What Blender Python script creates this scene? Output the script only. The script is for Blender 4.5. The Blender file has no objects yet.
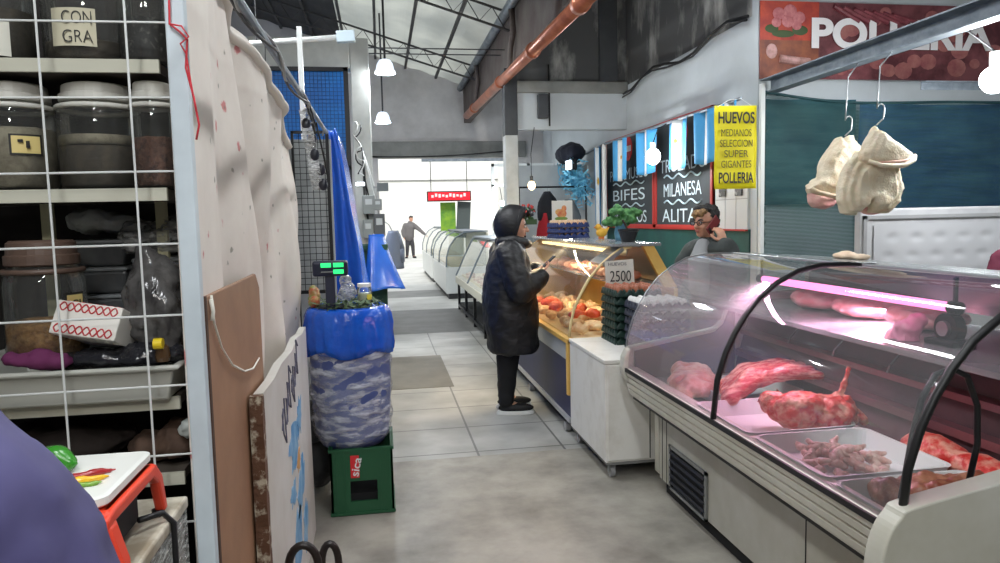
import bpy, bmesh, math, random
from mathutils import Vector, Matrix, noise
from math import sin, cos, pi, radians, sqrt, atan2
random.seed(7)
SC = bpy.context.scene
COL = SC.collection

# ------------------------------------------------------------------ camera
def make_camera():
    cd = bpy.data.cameras.new('camera'); co = bpy.data.objects.new('camera', cd); COL.objects.link(co)
    yaw, pit, rol = radians(9.3), radians(5.0), radians(1.3)
    fw = Vector((sin(yaw)*cos(pit), cos(yaw)*cos(pit), -sin(pit)))
    r0 = Vector((cos(yaw), -sin(yaw), 0)); u0 = r0.cross(fw)
    R = r0*cos(rol)-u0*sin(rol); U = u0*cos(rol)+r0*sin(rol)
    m = Matrix((R, U, -fw)).transposed().to_4x4(); m.translation = (0, 0, 1.54)
    co.matrix_world = m
    cd.sensor_width = 36; cd.lens = 720/1000*36; cd.clip_start = .02; cd.clip_end = 200
    SC.camera = co
make_camera()
# ------------------------------------------------------------------ world, sun, exposure
W = bpy.data.worlds.new('world'); SC.world = W; W.use_nodes = True
bg = W.node_tree.nodes['Background']; bg.inputs[0].default_value = (.86, .93, 1, 1); bg.inputs[1].default_value = 2.0
sd = bpy.data.lights.new('sun', 'SUN'); sd.energy = 1.9; sd.angle = radians(8); sd.color = (1, .97, .92)
so = bpy.data.objects.new('sun', sd); COL.objects.link(so)
so.rotation_euler = Vector((.12, .72, -.85)).to_track_quat('-Z', 'Y').to_euler()
SC.view_settings.view_transform = 'Standard'; SC.view_settings.look = 'None'
SC.view_settings.gamma = 1; SC.view_settings.use_curve_mapping = False
SC.view_settings.exposure = 0.0
def area(name, loc, direction, sx, sy, energy, color=(1, 1, 1), shape='RECTANGLE'):
    d = bpy.data.lights.new(name, 'AREA'); d.shape = shape; d.size = sx; d.size_y = sy; d.energy = energy; d.color = color
    o = bpy.data.objects.new(name, d); COL.objects.link(o); o.location = loc
    o.rotation_euler = Vector(direction).to_track_quat('-Z', 'Y').to_euler(); return o
def point(name, loc, energy, color=(1, 1, 1), r=.05):
    d = bpy.data.lights.new(name, 'POINT'); d.energy = energy; d.color = color; d.shadow_soft_size = r
    o = bpy.data.objects.new(name, d); COL.objects.link(o); o.location = loc; return o
# unseen tube lights added to brighten hall, shelves and end wall (fixtures below)
FILL_TUBES = [(.45, 1.6, 3.55, 36), (.45, 4.6, 3.55, 36), (4.2, 3.2, 3.6, 38), (2.45, 4.9, 3.45, 17), (-1.15, 5.2, 3.85, 60), (.6, -1.5, 3.55, 46), (-.45, .1, 3.2, 40), (-2.3, 9.4, 3.9, 170)]
for (x, y, z, e) in FILL_TUBES:
    area('hall_fill_light', (x, y, z-.03), (0, 0, -1), .12, 1.2, e, (.93, .97, 1))

area('shelf_fill_light', (-.25, -.95, 2.55), (-.12, 1, -.36), .5, .12, 20, (1, .97, .92))  # unseen fill light added to brighten the dim jar shelf

# ------------------------------------------------------------------ materials
def lin(c): return tuple((((v/255)/12.92) if v/255 <= .04045 else ((v/255+.055)/1.055)**2.4) for v in c)
MATS = {}
def M(name, c, rough=.55, metal=0., c2=None, scale=6., detail=4., bump=0., bscale=None, spec=.5, emit=0., lo=.35, hi=.65, coat=0., alpha=1., aniso=None, wave=None, trans=0., sss=0.):
    if name in MATS: return MATS[name]
    m = bpy.data.materials.new(name); m.use_nodes = True; nt = m.node_tree; n = nt.nodes; L = nt.links
    b = n['Principled BSDF']; a = lin(c)
    b.inputs['Base Color'].default_value = (*a, 1); b.inputs['Roughness'].default_value = rough; b.inputs['Metallic'].default_value = metal
    b.inputs['Specular IOR Level'].default_value = spec; b.inputs['Coat Weight'].default_value = coat
    b.inputs['Alpha'].default_value = alpha
    if sss: b.inputs['Subsurface Weight'].default_value = sss; b.inputs['Subsurface Scale'].default_value = .01
    tc = n.new('ShaderNodeTexCoord'); vec = tc.outputs['Object']
    if aniso:
        mp = n.new('ShaderNodeMapping'); mp.inputs['Scale'].default_value = aniso; L.new(vec, mp.inputs[0]); vec = mp.outputs[0]
    if c2:
        t = n.new('ShaderNodeTexNoise'); t.inputs['Scale'].default_value = scale; t.inputs['Detail'].default_value = detail; t.inputs['Roughness'].default_value = .62
        L.new(vec, t.inputs['Vector'])
        r = n.new('ShaderNodeValToRGB'); r.color_ramp.elements[0].position = lo; r.color_ramp.elements[1].position = hi
        r.color_ramp.elements[0].color = (*a, 1); r.color_ramp.elements[1].color = (*lin(c2), 1)
        L.new(t.outputs[0], r.inputs[0]); L.new(r.outputs[0], b.inputs['Base Color'])
    if bump:
        if wave:
            t2 = n.new('ShaderNodeTexWave'); t2.inputs['Scale'].default_value = bscale or 10; t2.bands_direction = wave; t2.inputs['Distortion'].default_value = .6
        else:
            t2 = n.new('ShaderNodeTexNoise'); t2.inputs['Scale'].default_value = bscale or scale*3; t2.inputs['Detail'].default_value = 3
        L.new(vec, t2.inputs['Vector'])
        bp = n.new('ShaderNodeBump'); bp.inputs['Strength'].default_value = bump; bp.inputs['Distance'].default_value = .01
        L.new(t2.outputs['Fac' if wave else 0], bp.inputs['Height']); L.new(bp.outputs[0], b.inputs['Normal'])
    if emit:
        b.inputs['Emission Color'].default_value = (*a, 1); b.inputs['Emission Strength'].default_value = emit
    MATS[name] = m; return m
def glassy(name, tint=(.97, .99, .98), haze=.06, gloss=1.0, rough=.04, hazecol=(.8, .82, .85)):
    if name in MATS: return MATS[name]
    m = bpy.data.materials.new(name); m.use_nodes = True; nt = m.node_tree; n = nt.nodes; L = nt.links
    n.remove(n['Principled BSDF']); out = n['Material Output']
    t = n.new('ShaderNodeBsdfTransparent'); t.inputs[0].default_value = (*tint, 1)
    g = n.new('ShaderNodeBsdfGlossy'); g.inputs['Roughness'].default_value = rough
    d = n.new('ShaderNodeBsdfDiffuse'); d.inputs[0].default_value = (*hazecol, 1)
    f = n.new('ShaderNodeFresnel'); f.inputs[0].default_value = 1.45
    mu = n.new('ShaderNodeMath'); mu.operation = 'MULTIPLY'; mu.inputs[1].default_value = gloss; L.new(f.outputs[0], mu.inputs[0])
    m1 = n.new('ShaderNodeMixShader'); m1.inputs[0].default_value = haze; L.new(t.outputs[0], m1.inputs[1]); L.new(d.outputs[0], m1.inputs[2])
    m2 = n.new('ShaderNodeMixShader'); L.new(mu.outputs[0], m2.inputs[0]); L.new(m1.outputs[0], m2.inputs[1]); L.new(g.outputs[0], m2.inputs[2])
    L.new(m2.outputs[0], out.inputs[0]); MATS[name] = m; return m
def wrapmat(name, col, opac=.35, rough=.15, bscale=25, bump=.9):
    """crinkled clear film: partly see-through, glossy wrinkles"""
    if name in MATS: return MATS[name]
    m = bpy.data.materials.new(name); m.use_nodes = True; nt = m.node_tree; n = nt.nodes; L = nt.links
    b = n['Principled BSDF']; b.inputs['Base Color'].default_value = (*lin(col), 1); b.inputs['Roughness'].default_value = rough
    out = n['Material Output']; t = n.new('ShaderNodeBsdfTransparent')
    tc = n.new('ShaderNodeTexCoord'); mp = n.new('ShaderNodeMapping'); mp.inputs['Scale'].default_value = (1, 1, 3.2); L.new(tc.outputs['Object'], mp.inputs[0])
    nz = n.new('ShaderNodeTexNoise'); nz.inputs['Scale'].default_value = bscale; nz.inputs['Detail'].default_value = 5; L.new(mp.outputs[0], nz.inputs['Vector'])
    bp = n.new('ShaderNodeBump'); bp.inputs['Strength'].default_value = bump; bp.inputs['Distance'].default_value = .02; L.new(nz.outputs[0], bp.inputs['Height']); L.new(bp.outputs[0], b.inputs['Normal'])
    r = n.new('ShaderNodeMapRange'); r.inputs[1].default_value = .42; r.inputs[2].default_value = .68; r.inputs[3].default_value = opac*.35; r.inputs[4].default_value = min(1, opac*2.1)
    L.new(nz.outputs[0], r.inputs[0])
    mx = n.new('ShaderNodeMixShader'); L.new(r.outputs[0], mx.inputs[0]); L.new(t.outputs[0], mx.inputs[1]); L.new(b.outputs[0], mx.inputs[2]); L.new(mx.outputs[0], out.inputs[0])
    MATS[name] = m; return m

# ------------------------------------------------------------------ mesh builder
class MB:
    def __init__(s): s.v = []; s.f = []
    def add(s, vs, fs):
        o = len(s.v); s.v += [Vector(p) for p in vs]; s.f += [tuple(i+o for i in f) for f in fs]; return s
    def box(s, x0, x1, y0, y1, z0, z1, rot=None, piv=None):
        vs = [Vector((x, y, z)) for z in (z0, z1) for y in (y0, y1) for x in (x0, x1)]
        if rot is not None:
            c = Vector(piv) if piv is not None else Vector(((x0+x1)/2, (y0+y1)/2, (z0+z1)/2)); vs = [c+rot@(p-c) for p in vs]
        return s.add(vs, [(0, 2, 3, 1), (4, 5, 7, 6), (0, 1, 5, 4), (2, 6, 7, 3), (0, 4, 6, 2), (1, 3, 7, 5)])
    def tube(s, pts, r, n=8, closed=False, flat=1.0):
        pts = [Vector(p) for p in pts]; N = len(pts); rs = r if isinstance(r, (list, tuple)) else [r]*N
        vs = []; fs = []; ref = None
        for i, p in enumerate(pts):
            if closed: t = pts[(i+1) % N]-pts[i-1]
            else: t = pts[min(i+1, N-1)]-pts[max(i-1, 0)]
            t = t.normalized() if t.length > 1e-9 else Vector((0, 0, 1))
            if ref is None:
                ref = Vector((0, 0, 1)) if abs(t.z) < .9 else Vector((1, 0, 0))
            a = (ref-t*ref.dot(t)); a = a.normalized() if a.length > 1e-6 else t.orthogonal().normalized(); ref = a; b = t.cross(a)
            for k in range(n):
                w = 2*pi*k/n; vs.append(p+(a*cos(w)*flat+b*sin(w))*rs[i])
        for i in range(N if closed else N-1):
            j = (i+1) % N
            for k in range(n):
                q = (k+1) % n; fs.append((i*n+k, i*n+q, j*n+q, j*n+k))
        if not closed: fs.append(tuple(range(n-1, -1, -1))); fs.append(tuple(range((N-1)*n, N*n)))
        return s.add(vs, fs)
    def cap(s, p0, r0, p1, r1, n=12):
        s.tube([p0, p1], [r0, r1], n); s.ell(p0, (r0,)*3, nu=n, nv=8); return s.ell(p1, (r1,)*3, nu=n, nv=8)
    def chain(s, pts, rs, n=12):
        for i in range(len(pts)-1): s.cap(pts[i], rs[i], pts[i+1], rs[i+1], n)
        return s
    def lathe(s, prof, cx=0, cy=0, cz=0, n=24, fn=None):
        vs = []; fs = []; m = len(prof)
        for i, (r, z) in enumerate(prof):
            for k in range(n):
                w = 2*pi*k/n; rr = r; zz = z
                if fn: rr, zz = fn(r, z, w)
                vs.append((cx+rr*cos(w), cy+rr*sin(w), cz+zz))
        for i in range(m-1):
            for k in range(n):
                q = (k+1) % n; fs.append((i*n+k, i*n+q, (i+1)*n+q, (i+1)*n+k))
        if prof[0][0] > 1e-4: fs.append(tuple(range(n-1, -1, -1)))
        if prof[-1][0] > 1e-4: fs.append(tuple(range((m-1)*n, m*n)))
        return s.add(vs, fs)
    def ell(s, c, r, rot=None, nu=14, nv=9, fn=None):
        vs = [(0, 0, -1)]; fs = []
        for i in range(1, nv):
            a = -pi/2+pi*i/nv
            for k in range(nu): w = 2*pi*k/nu; vs.append((cos(a)*cos(w), cos(a)*sin(w), sin(a)))
        vs.append((0, 0, 1)); T = len(vs)-1
        for k in range(nu): fs.append((0, 1+(k+1) % nu, 1+k)); fs.append((T, T-nu+k, T-nu+(k+1) % nu))
        for i in range(nv-2):
            for k in range(nu):
                q = (k+1) % nu; fs.append((1+i*nu+k, 1+i*nu+q, 1+(i+1)*nu+q, 1+(i+1)*nu+k))
        out = []
        for p in vs:
            p = Vector(p); f = fn(p) if fn else 1.
            p = Vector((p.x*r[0]*f, p.y*r[1]*f, p.z*r[2]*f))
            if rot is not None: p = rot@p
            out.append(p+Vector(c))
        return s.add(out, fs)
    def grid(s, fn, nu, nv):
        vs = [fn(i/nu, j/nv) for j in range(nv+1) for i in range(nu+1)]; w = nu+1
        return s.add(vs, [(j*w+i, j*w+i+1, (j+1)*w+i+1, (j+1)*w+i) for j in range(nv) for i in range(nu)])
    def prism(s, poly, a, b, ax='y'):
        """poly of 2-D points extruded from a to b along axis; ax y: (x,z)  x: (y,z)  z: (x,y)"""
        def P(p, t): return {'y': (p[0], t, p[1]), 'x': (t, p[0], p[1]), 'z': (p[0], p[1], t)}[ax]
        n = len(poly); vs = [P(p, a) for p in poly]+[P(p, b) for p in poly]
        fs = [(i, (i+1) % n, n+(i+1) % n, n+i) for i in range(n)]+[tuple(range(n-1, -1, -1)), tuple(range(n, 2*n))]
        return s.add(vs, fs)
    def loft(s, rings, capit=True):
        n = len(rings[0]); vs = [p for r in rings for p in r]; fs = []
        for i in range(len(rings)-1):
            for k in range(n):
                q = (k+1) % n; fs.append((i*n+k, i*n+q, (i+1)*n+q, (i+1)*n+k))
        if capit: fs += [tuple(range(n-1, -1, -1)), tuple(range((len(rings)-1)*n, len(rings)*n))]
        return s.add(vs, fs)
    def disp(s, amp, sc, seed=0):
        o = Vector((seed*7.3, seed*3.1, seed*1.7))
        s.v = [p+noise.noise_vector(p*sc+o)*amp for p in s.v]; return s
    def mesh(s, name, off):
        me = bpy.data.meshes.new(name); me.from_pydata([p-off for p in s.v], [], s.f); me.validate()
        bm = bmesh.new(); bm.from_mesh(me); bmesh.ops.recalc_face_normals(bm, faces=bm.faces); bm.to_mesh(me); bm.free(); return me
WL = {}
def wloc(o): return WL.get(o.name, Vector((0, 0, 0))) if o else Vector((0, 0, 0))
def link(o, parent, at=None):
    COL.objects.link(o)
    if parent is not None:
        o.parent = parent; o.location = (Vector(at)-wloc(parent)) if at is not None else (0, 0, 0); WL[o.name] = Vector(at) if at is not None else wloc(parent)
    else:
        o.location = at if at is not None else (0, 0, 0); WL[o.name] = Vector(o.location)
def part(name, mb, mat, parent=None, at=None, smooth=False, bevel=0, label=None, solid=0, fuse=0, sm=0, dis=None, sub=0):
    off = Vector(at) if at is not None else wloc(parent)
    me = mb.mesh(name, off); o = bpy.data.objects.new(name, me); link(o, parent, at if at is not None else None)
    me.materials.append(mat)
    if fuse:
        md = o.modifiers.new('r', 'REMESH'); md.mode = 'VOXEL'; md.voxel_size = fuse; md.use_smooth_shade = True
        if sm: m2 = o.modifiers.new('s', 'SMOOTH'); m2.iterations = sm; m2.factor = .5
        dg = bpy.context.evaluated_depsgraph_get(); dg.update(); ne = bpy.data.meshes.new_from_object(o.evaluated_get(dg)); o.modifiers.clear(); o.data = ne; me = ne
        if dis:
            amp, scl, sd_ = dis; ov = Vector((sd_*3.7, sd_*1.3, sd_*2.9))
            for v in me.vertices:
                v.co += v.normal*(noise.fractal(v.co*scl+ov, 1., 2., 3)*amp)
        if not me.materials: me.materials.append(mat)
        smooth = True
    if solid:
        md = o.modifiers.new('solid', 'SOLIDIFY'); md.thickness = solid; md.offset = 0
    if sub: md = o.modifiers.new('sub', 'SUBSURF'); md.levels = sub; md.render_levels = sub
    if bevel:
        md = o.modifiers.new('bevel', 'BEVEL'); md.width = bevel; md.segments = 2; md.limit_method = 'ANGLE'; md.angle_limit = radians(40)
    if smooth:
        for p in me.polygons: p.use_smooth = True
    if label: o['label'] = label
    return o
def tag(o, label, cat, group=None, kind=None):
    o['label'] = label; o['category'] = cat
    if group: o['group'] = group
    if kind: o['kind'] = kind
    return o
def thing(name, label, cat, at=(0, 0, 0), group=None):
    o = bpy.data.objects.new(name, None); o.empty_display_size = .05; link(o, None, at); return tag(o, label, cat, group)
def solo(name, mb, mat, label, cat, at, group=None, kind=None, **k):
    return tag(part(name, mb, mat, None, at, **k), label, cat, group, kind)
def struct(name, mb, mat, **k):
    o = part(name, mb, mat, **k); o['kind'] = 'structure'; return o
def dup(root, at, label=None, rotz=None, group=None, scale=None):
    r = root.copy(); COL.objects.link(r); r.location = at; WL[r.name] = Vector(at)
    if rotz is not None: r.rotation_euler = (0, 0, rotz) if not isinstance(rotz, tuple) else rotz
    if scale: r.scale = scale if isinstance(scale, tuple) else (scale,)*3
    if label: r['label'] = label
    if group: r['group'] = group
    for ch in list(root.children):
        c = ch.copy(); COL.objects.link(c); c.parent = r
        for g in list(ch.children):
            d = g.copy(); COL.objects.link(d); d.parent = c
    return r
def text(body, parent, at, w, h, rot, mat, name='lettering', bold=0., ext=.0008, spacing=1., label=None, just='CENTER'):
    cu = bpy.data.curves.new(name, 'FONT'); cu.body = body; cu.size = 1; cu.align_x = just; cu.align_y = 'CENTER'; cu.extrude = ext/max(h, .01)*.7; cu.offset = bold; cu.space_character = spacing
    to = bpy.data.objects.new(name+'_curve', cu); COL.objects.link(to); dg = bpy.context.evaluated_depsgraph_get(); dg.update()
    me = bpy.data.meshes.new_from_object(to.evaluated_get(dg)); bpy.data.objects.remove(to); bpy.data.curves.remove(cu)
    xs = [v.co.x for v in me.vertices]; ys = [v.co.y for v in me.vertices]
    sx = w/max(max(xs)-min(xs), 1e-4); sy = h/max(max(ys)-min(ys), 1e-4); mx = (max(xs)+min(xs))/2; my = (max(ys)+min(ys))/2
    for v in me.vertices: v.co = ((v.co.x-mx)*sx, (v.co.y-my)*sy, v.co.z*sy)
    me.materials.clear(); me.materials.append(mat); me.name = name
    o = bpy.data.objects.new(name, me); link(o, parent, at); o.rotation_euler = rot
    if label: o['label'] = label
    return o
FRONT = (pi/2, 0, 0)             # reads on a face that looks towards -Y
WEST = (pi/2, 0, -pi/2)          # reads on a face that looks towards -X
EAST = (pi/2, 0, pi/2)           # reads on a face that looks towards +X

# common materials
m_steel = M('brushed_steel', (165, 168, 170), .35, .9)
m_galv = M('galvanised_steel', (120, 130, 138), .5, .6, c2=(150, 158, 166), scale=9)
m_black = M('black_rubber', (14, 14, 16), .45)
m_blackmetal = M('black_painted_steel', (20, 21, 24), .4, .3)
m_white = M('white_plastic', (222, 224, 222), .4)
m_offw = M('cream_enamel', (196, 194, 184), .38, c2=(178, 175, 160), scale=3, bump=.05)
m_dark = M('dark_interior', (20, 20, 22), .8)
m_darksteel = M('dark_roof_steel', (58, 58, 60), .6, .2)
m_glass = glassy('display_glass', haze=.075, gloss=.9)

# ================================================================== THE SETTING
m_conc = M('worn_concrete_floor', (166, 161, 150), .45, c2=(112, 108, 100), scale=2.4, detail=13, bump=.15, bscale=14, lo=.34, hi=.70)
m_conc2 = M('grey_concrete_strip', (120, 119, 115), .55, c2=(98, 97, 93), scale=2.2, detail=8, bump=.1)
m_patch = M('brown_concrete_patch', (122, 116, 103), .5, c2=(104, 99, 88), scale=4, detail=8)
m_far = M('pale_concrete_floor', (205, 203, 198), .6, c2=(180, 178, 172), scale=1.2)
def tilemat():
    m = bpy.data.materials.new('pale_floor_tiles'); m.use_nodes = True; nt = m.node_tree; n = nt.nodes; L = nt.links; b = n['Principled BSDF']
    tc = n.new('ShaderNodeTexCoord'); br = n.new('ShaderNodeTexBrick'); br.offset = 0; br.squash = 1
    br.inputs['Scale'].default_value = 1; br.inputs['Brick Width'].default_value = .58; br.inputs['Row Height'].default_value = .58; br.inputs['Mortar Size'].default_value = .008; br.inputs['Bias'].default_value = -.2
    br.inputs['Color1'].default_value = (*lin((178, 177, 172)), 1); br.inputs['Color2'].default_value = (*lin((164, 164, 160)), 1); br.inputs['Mortar'].default_value = (*lin((112, 112, 109)), 1)
    L.new(tc.outputs['Object'], br.inputs[0])
    nz = n.new('ShaderNodeTexNoise'); nz.inputs['Scale'].default_value = 2.2; nz.inputs['Detail'].default_value = 8; L.new(tc.outputs['Object'], nz.inputs[0])
    r = n.new('ShaderNodeValToRGB'); r.color_ramp.elements[0].position = .35; r.color_ramp.elements[1].position = .7; r.color_ramp.elements[0].color = (1, 1, 1, 1); r.color_ramp.elements[1].color = (.55, .55, .53, 1); L.new(nz.outputs[0], r.inputs[0])
    mx = n.new('ShaderNodeMixRGB'); mx.blend_type = 'MULTIPLY'; mx.inputs[0].default_value = 1; L.new(br.outputs[0], mx.inputs[1]); L.new(r.outputs[0], mx.inputs[2]); L.new(mx.outputs[0], b.inputs['Base Color'])
    b.inputs['Roughness'].default_value = .4; return m
m_tile = tilemat()
def slab(name, x0, x1, y0, y1, z, mat): struct(name, MB().box(x0, x1, y0, y1, z-.05, z), mat)
slab('floor', -4.5, 6.5, -4, 4.55, 0, m_conc)
slab('floor_tiles', -4.5, 6.5, 4.55, 9.78, 0, m_tile)
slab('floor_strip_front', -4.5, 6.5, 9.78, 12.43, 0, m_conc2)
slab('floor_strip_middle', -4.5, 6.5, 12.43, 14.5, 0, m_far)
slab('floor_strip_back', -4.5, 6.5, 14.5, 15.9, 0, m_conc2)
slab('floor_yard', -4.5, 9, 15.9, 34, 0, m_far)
struct('floor_patch', MB().box(-.3, .62, 6.55, 8.13, -.01, .003), m_patch)

m_plaster = M('grey_plaster', (168, 170, 168), .8, c2=(150, 150, 146), scale=1.3, detail=7, bump=.08)
m_paint = M('pale_blue_grey_paint', (196, 202, 206), .7, c2=(180, 186, 188), scale=.9, detail=6)
m_stain = M('stained_concrete', (84, 84, 84), .85, c2=(190, 188, 182), scale=2.6, detail=12, lo=.5, hi=.72, bump=.15, aniso=(1, 1, .4))
m_stainr = M('old_red_brown_brick', (84, 72, 68), .85, c2=(108, 100, 96), scale=2.5, detail=8)
m_beamc = M('grey_concrete_beam', (140, 140, 136), .8, c2=(120, 120, 116), scale=3)
m_darkp = M('dark_painted_pillar', (56, 58, 62), .7, c2=(72, 74, 76), scale=3)
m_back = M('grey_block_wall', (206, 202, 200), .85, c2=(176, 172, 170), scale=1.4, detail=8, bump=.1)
# left and rear shell of the hall
struct('wall_left', MB().box(-4.5, -4.4, -4, 13.5, 0, 6.2), m_plaster)
struct('wall_rear', MB().box(-4.5, 6.5, -4.1, -4, 0, 6), m_plaster)
struct('wall_right', MB().box(6.4, 6.5, -4, 13.5, 0, 5), m_paint)
# end wall of the nave with its wide opening
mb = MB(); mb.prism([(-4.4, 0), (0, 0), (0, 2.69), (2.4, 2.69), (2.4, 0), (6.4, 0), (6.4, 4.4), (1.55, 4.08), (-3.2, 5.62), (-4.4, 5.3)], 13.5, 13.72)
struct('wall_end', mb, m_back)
struct('trim_1', MB().box(-.2, 2.75, 13.42, 13.5, 2.69, 2.98), m_beamc, bevel=.01)
# side wall of the poultry stall, then the wall that carries the banner
struct('wall_poultry_side', MB().box(3.1, 3.2, 5.7, 13.5, 0, 3.16), m_paint)
struct('wall_poultry_upper', MB().box(3.1, 3.2, 5.7, 13.5, 3.16, 4.6), m_stain)
struct('wall_banner_side', MB().box(3.1, 6.4, 5.6, 5.7, 0, 4.6), m_paint)
# hanging cross wall with beam and pillars
struct('wall_cross', MB().box(1.7, 3.1, 8.8, 8.92, 2.62, 3.06), m_paint)
struct('wall_cross_upper', MB().box(1.7, 3.1, 8.8, 8.92, 3.2, 4.6), m_stain)
struct('beam_cross', MB().box(1.7, 3.1, 8.74, 8.95, 3.06, 3.2), m_beamc, bevel=.01)
struct('pillar_nave', MB().box(1.54, 1.7, 8.76, 8.95, 0, 2.55), M('pale_pillar_paint', (186, 188, 186), .7, c2=(168, 170, 168), scale=4), bevel=.008)
struct('pillar_nave_upper', MB().box(1.54, 1.7, 8.76, 8.95, 2.55, 3.35), m_darkp, bevel=.008)
struct('pillar_cross', MB().box(2.74, 2.96, 8.72, 8.8, 3.2, 4.6), m_darkp)
# long upper wall above the stalls (nave edge)
struct('wall_nave_upper', MB().box(1.6, 1.72, 1.0, 13.5, 3.32, 4.25), m_stainr)
struct('ceiling_stalls', MB().box(1.72, 6.5, -4, 13.5, 4.6, 4.66), M('dark_stall_ceiling', (92, 92, 92), .9))
# roof of the nave
def roofz(x): return 4.02-.312*(x-1.6)
def translucent(name, c, c2, tr):
    m = bpy.data.materials.new(name); m.use_nodes = True; nt = m.node_tree; n = nt.nodes; L = nt.links; n.remove(n['Principled BSDF'])
    tc = n.new('ShaderNodeTexCoord'); nz = n.new('ShaderNodeTexNoise'); nz.inputs['Scale'].default_value = 1.4; nz.inputs['Detail'].default_value = 8; L.new(tc.outputs['Object'], nz.inputs[0])
    r = n.new('ShaderNodeValToRGB'); r.color_ramp.elements[0].color = (*lin(c), 1); r.color_ramp.elements[1].color = (*lin(c2), 1); r.color_ramp.elements[0].position = .35; r.color_ramp.elements[1].position = .65; L.new(nz.outputs[0], r.inputs[0])
    d = n.new('ShaderNodeBsdfDiffuse'); t = n.new('ShaderNodeBsdfTranslucent'); L.new(r.outputs[0], d.inputs[0]); L.new(r.outputs[0], t.inputs[0])
    x = n.new('ShaderNodeMixShader'); x.inputs[0].default_value = tr; L.new(d.outputs[0], x.inputs[1]); L.new(t.outputs[0], x.inputs[2]); L.new(x.outputs[0], n['Material Output'].inputs[0]); return m
m_sky = translucent('translucent_roof_sheet', (190, 191, 187), (210, 210, 204), .75)
m_rf = M('dark_roof_sheet', (70, 70, 72), .8, c2=(58, 58, 60), scale=3)
def roof(name, x0, x1, y0, y1, mat):
    n = int((x1-x0)/.04)
    mb = MB().grid(lambda u, v: (x0+(x1-x0)*u, y0+(y1-y0)*v, roofz(x0+(x1-x0)*u)+.012*sin(u*n*.6)), max(8, n), 6)
    struct(name, mb, mat, solid=.006)
roof('roof_daylight', -.55, 1.62, 6.2, 13.6, m_sky)
roof('roof_dark_front', -3.2, 1.62, -4, 6.2, m_rf)
roof('roof_dark_side', -3.2, -.55, 6.2, 13.6, m_rf)
struct('roof_left_slope', MB().grid(lambda u, v: (-4.6+1.4*u, -4+17.6*v, 5.1+.43*u), 4, 4), m_rf, solid=.01)
# lattice rafters across the nave, purlins along it
m_truss = M('lattice_steel', (74, 72, 72), .6, .2)
def rafter(y):
    r = thing('lattice_rafter', 'rusty steel lattice rafter under the pale roof sheets' if y > 10 else 'steel lattice rafter nearer the stalls, crossing the top of the pale roof', 'roof truss', (0, y, roofz(0)), 'lattice rafters of the nave roof')
    xs = [-3.1+i*.155 for i in range(31)]
    for nm, dz in (('top_chord', -.05), ('bottom_chord', -.26)):
        part(nm, MB().tube([(-3.2, y, roofz(-3.2)+dz), (1.6, y, roofz(1.6)+dz)], .016, 6), m_truss, r)
    part('lattice_bars', MB().tube([(x, y, roofz(x)+(-.05 if i % 2 else -.26)) for i, x in enumerate(xs)], .008, 5), m_truss, r)
for y in (5.6, 8.65, 11.7): rafter(y)
for i, x in enumerate((-2.2, -1.6, -1.05, -.5, .02, .55, 1.1)):
    struct('trim_%d' % (10+i), MB().box(x-.02, x+.02, -3.9, 13.5, roofz(x)-.055, roofz(x)-.012), m_truss)
# gutter, tie rods and copper-red pipe along the nave edge
mb = MB().tube([(1.53, 2, 3.93), (1.53, 13.4, 3.93)], .055, 10); solo('roof_gutter', mb, m_galv, 'shiny metal gutter running along the lower edge of the roof', 'gutter', (1.53, 7, 3.93), smooth=True)
t = thing('drain_pipe', 'copper coloured drain pipe running high along the dark upper wall', 'pipe', (1.55, 8, 3.2))
m_cop = M('copper_paint', (186, 110, 78), .35, .35, c2=(150, 84, 60), scale=5)
part('pipe', MB().tube([(1.52, 3.5, 3.06), (1.52, 12.4, 3.3)], .06, 14), m_cop, t, smooth=True)
for y in (5.3, 7.0, 8.9, 11.4):
    z = 3.06+(y-3.5)*.027; part('collar', MB().tube([(1.52, y-.05, z), (1.52, y+.05, z)], .075, 14), m_cop, t, smooth=True)
for y in (5.9, 8.2, 11.2):
    z = 3.06+(y-3.5)*.027
    part('downpipe', MB().tube([(1.54, y-.02, 3.9), (1.55, y-.05, 3.62), (1.545, y+.12, 3.5), (1.54, y+.2, z+.02)], .035, 8), m_stainr, t, smooth=True)
mb = MB()
for (a, b_, c_) in ((6.6, 4.3, 3.3), (9.2, 4.0, 3.4)): mb.tube([(-.9, b_+5, 3.62), (1.6, b_+5, 3.62)], .008, 5)
solo('tie_rod', mb, m_darksteel, 'thin dark tie rods spanning below the pale roof', 'rod', (0, 9, 3.62))
t = thing('shelf_fill_lamp', 'added white fill lamp, out of view, brightening the jar shelf', 'lamp', (-.25, -1.0, 2.55))  # housing added for the shelf fill light, out of view
part('housing', MB().box(-.52, .02, -1.04, -.97, 2.48, 2.62, Matrix.Rotation(radians(-18), 3, 'X')), m_white, t, bevel=.01); part('hanger', MB().tube([(-.25, -1.0, 2.62), (-.25, -1.0, roofz(-.25)-.03)], .008, 6), m_steel, t)
# cable drooping along the side wall
pts = [(3.06, 5.7+i*.35, 3.16+.06*sin(i*1.3)-.02*i*.3) for i in range(10)]
solo('wall_cable', MB().tube(pts, .014, 6).tube([(p[0]-.01, p[1], p[2]-.03+.02*sin(i*2)) for i, p in enumerate(pts)], .01, 6), m_black, 'black cables strung along the side wall above the blackboards', 'cable', (3.06, 7, 3.1), smooth=True)
mb = MB(); mb.box(1.95, 2.08, 8.72, 8.8, 2.75, 3.04); t = solo('junction_box', mb, m_darkp, 'small dark box on the pale cross wall under the concrete beam', 'box', (2.0, 8.75, 2.75), bevel=.01)
part('conduit', MB().tube([(2.1, 8.77, 3.4), (2.1, 8.77, 2.66)], .01, 6), m_black, t)
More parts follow.
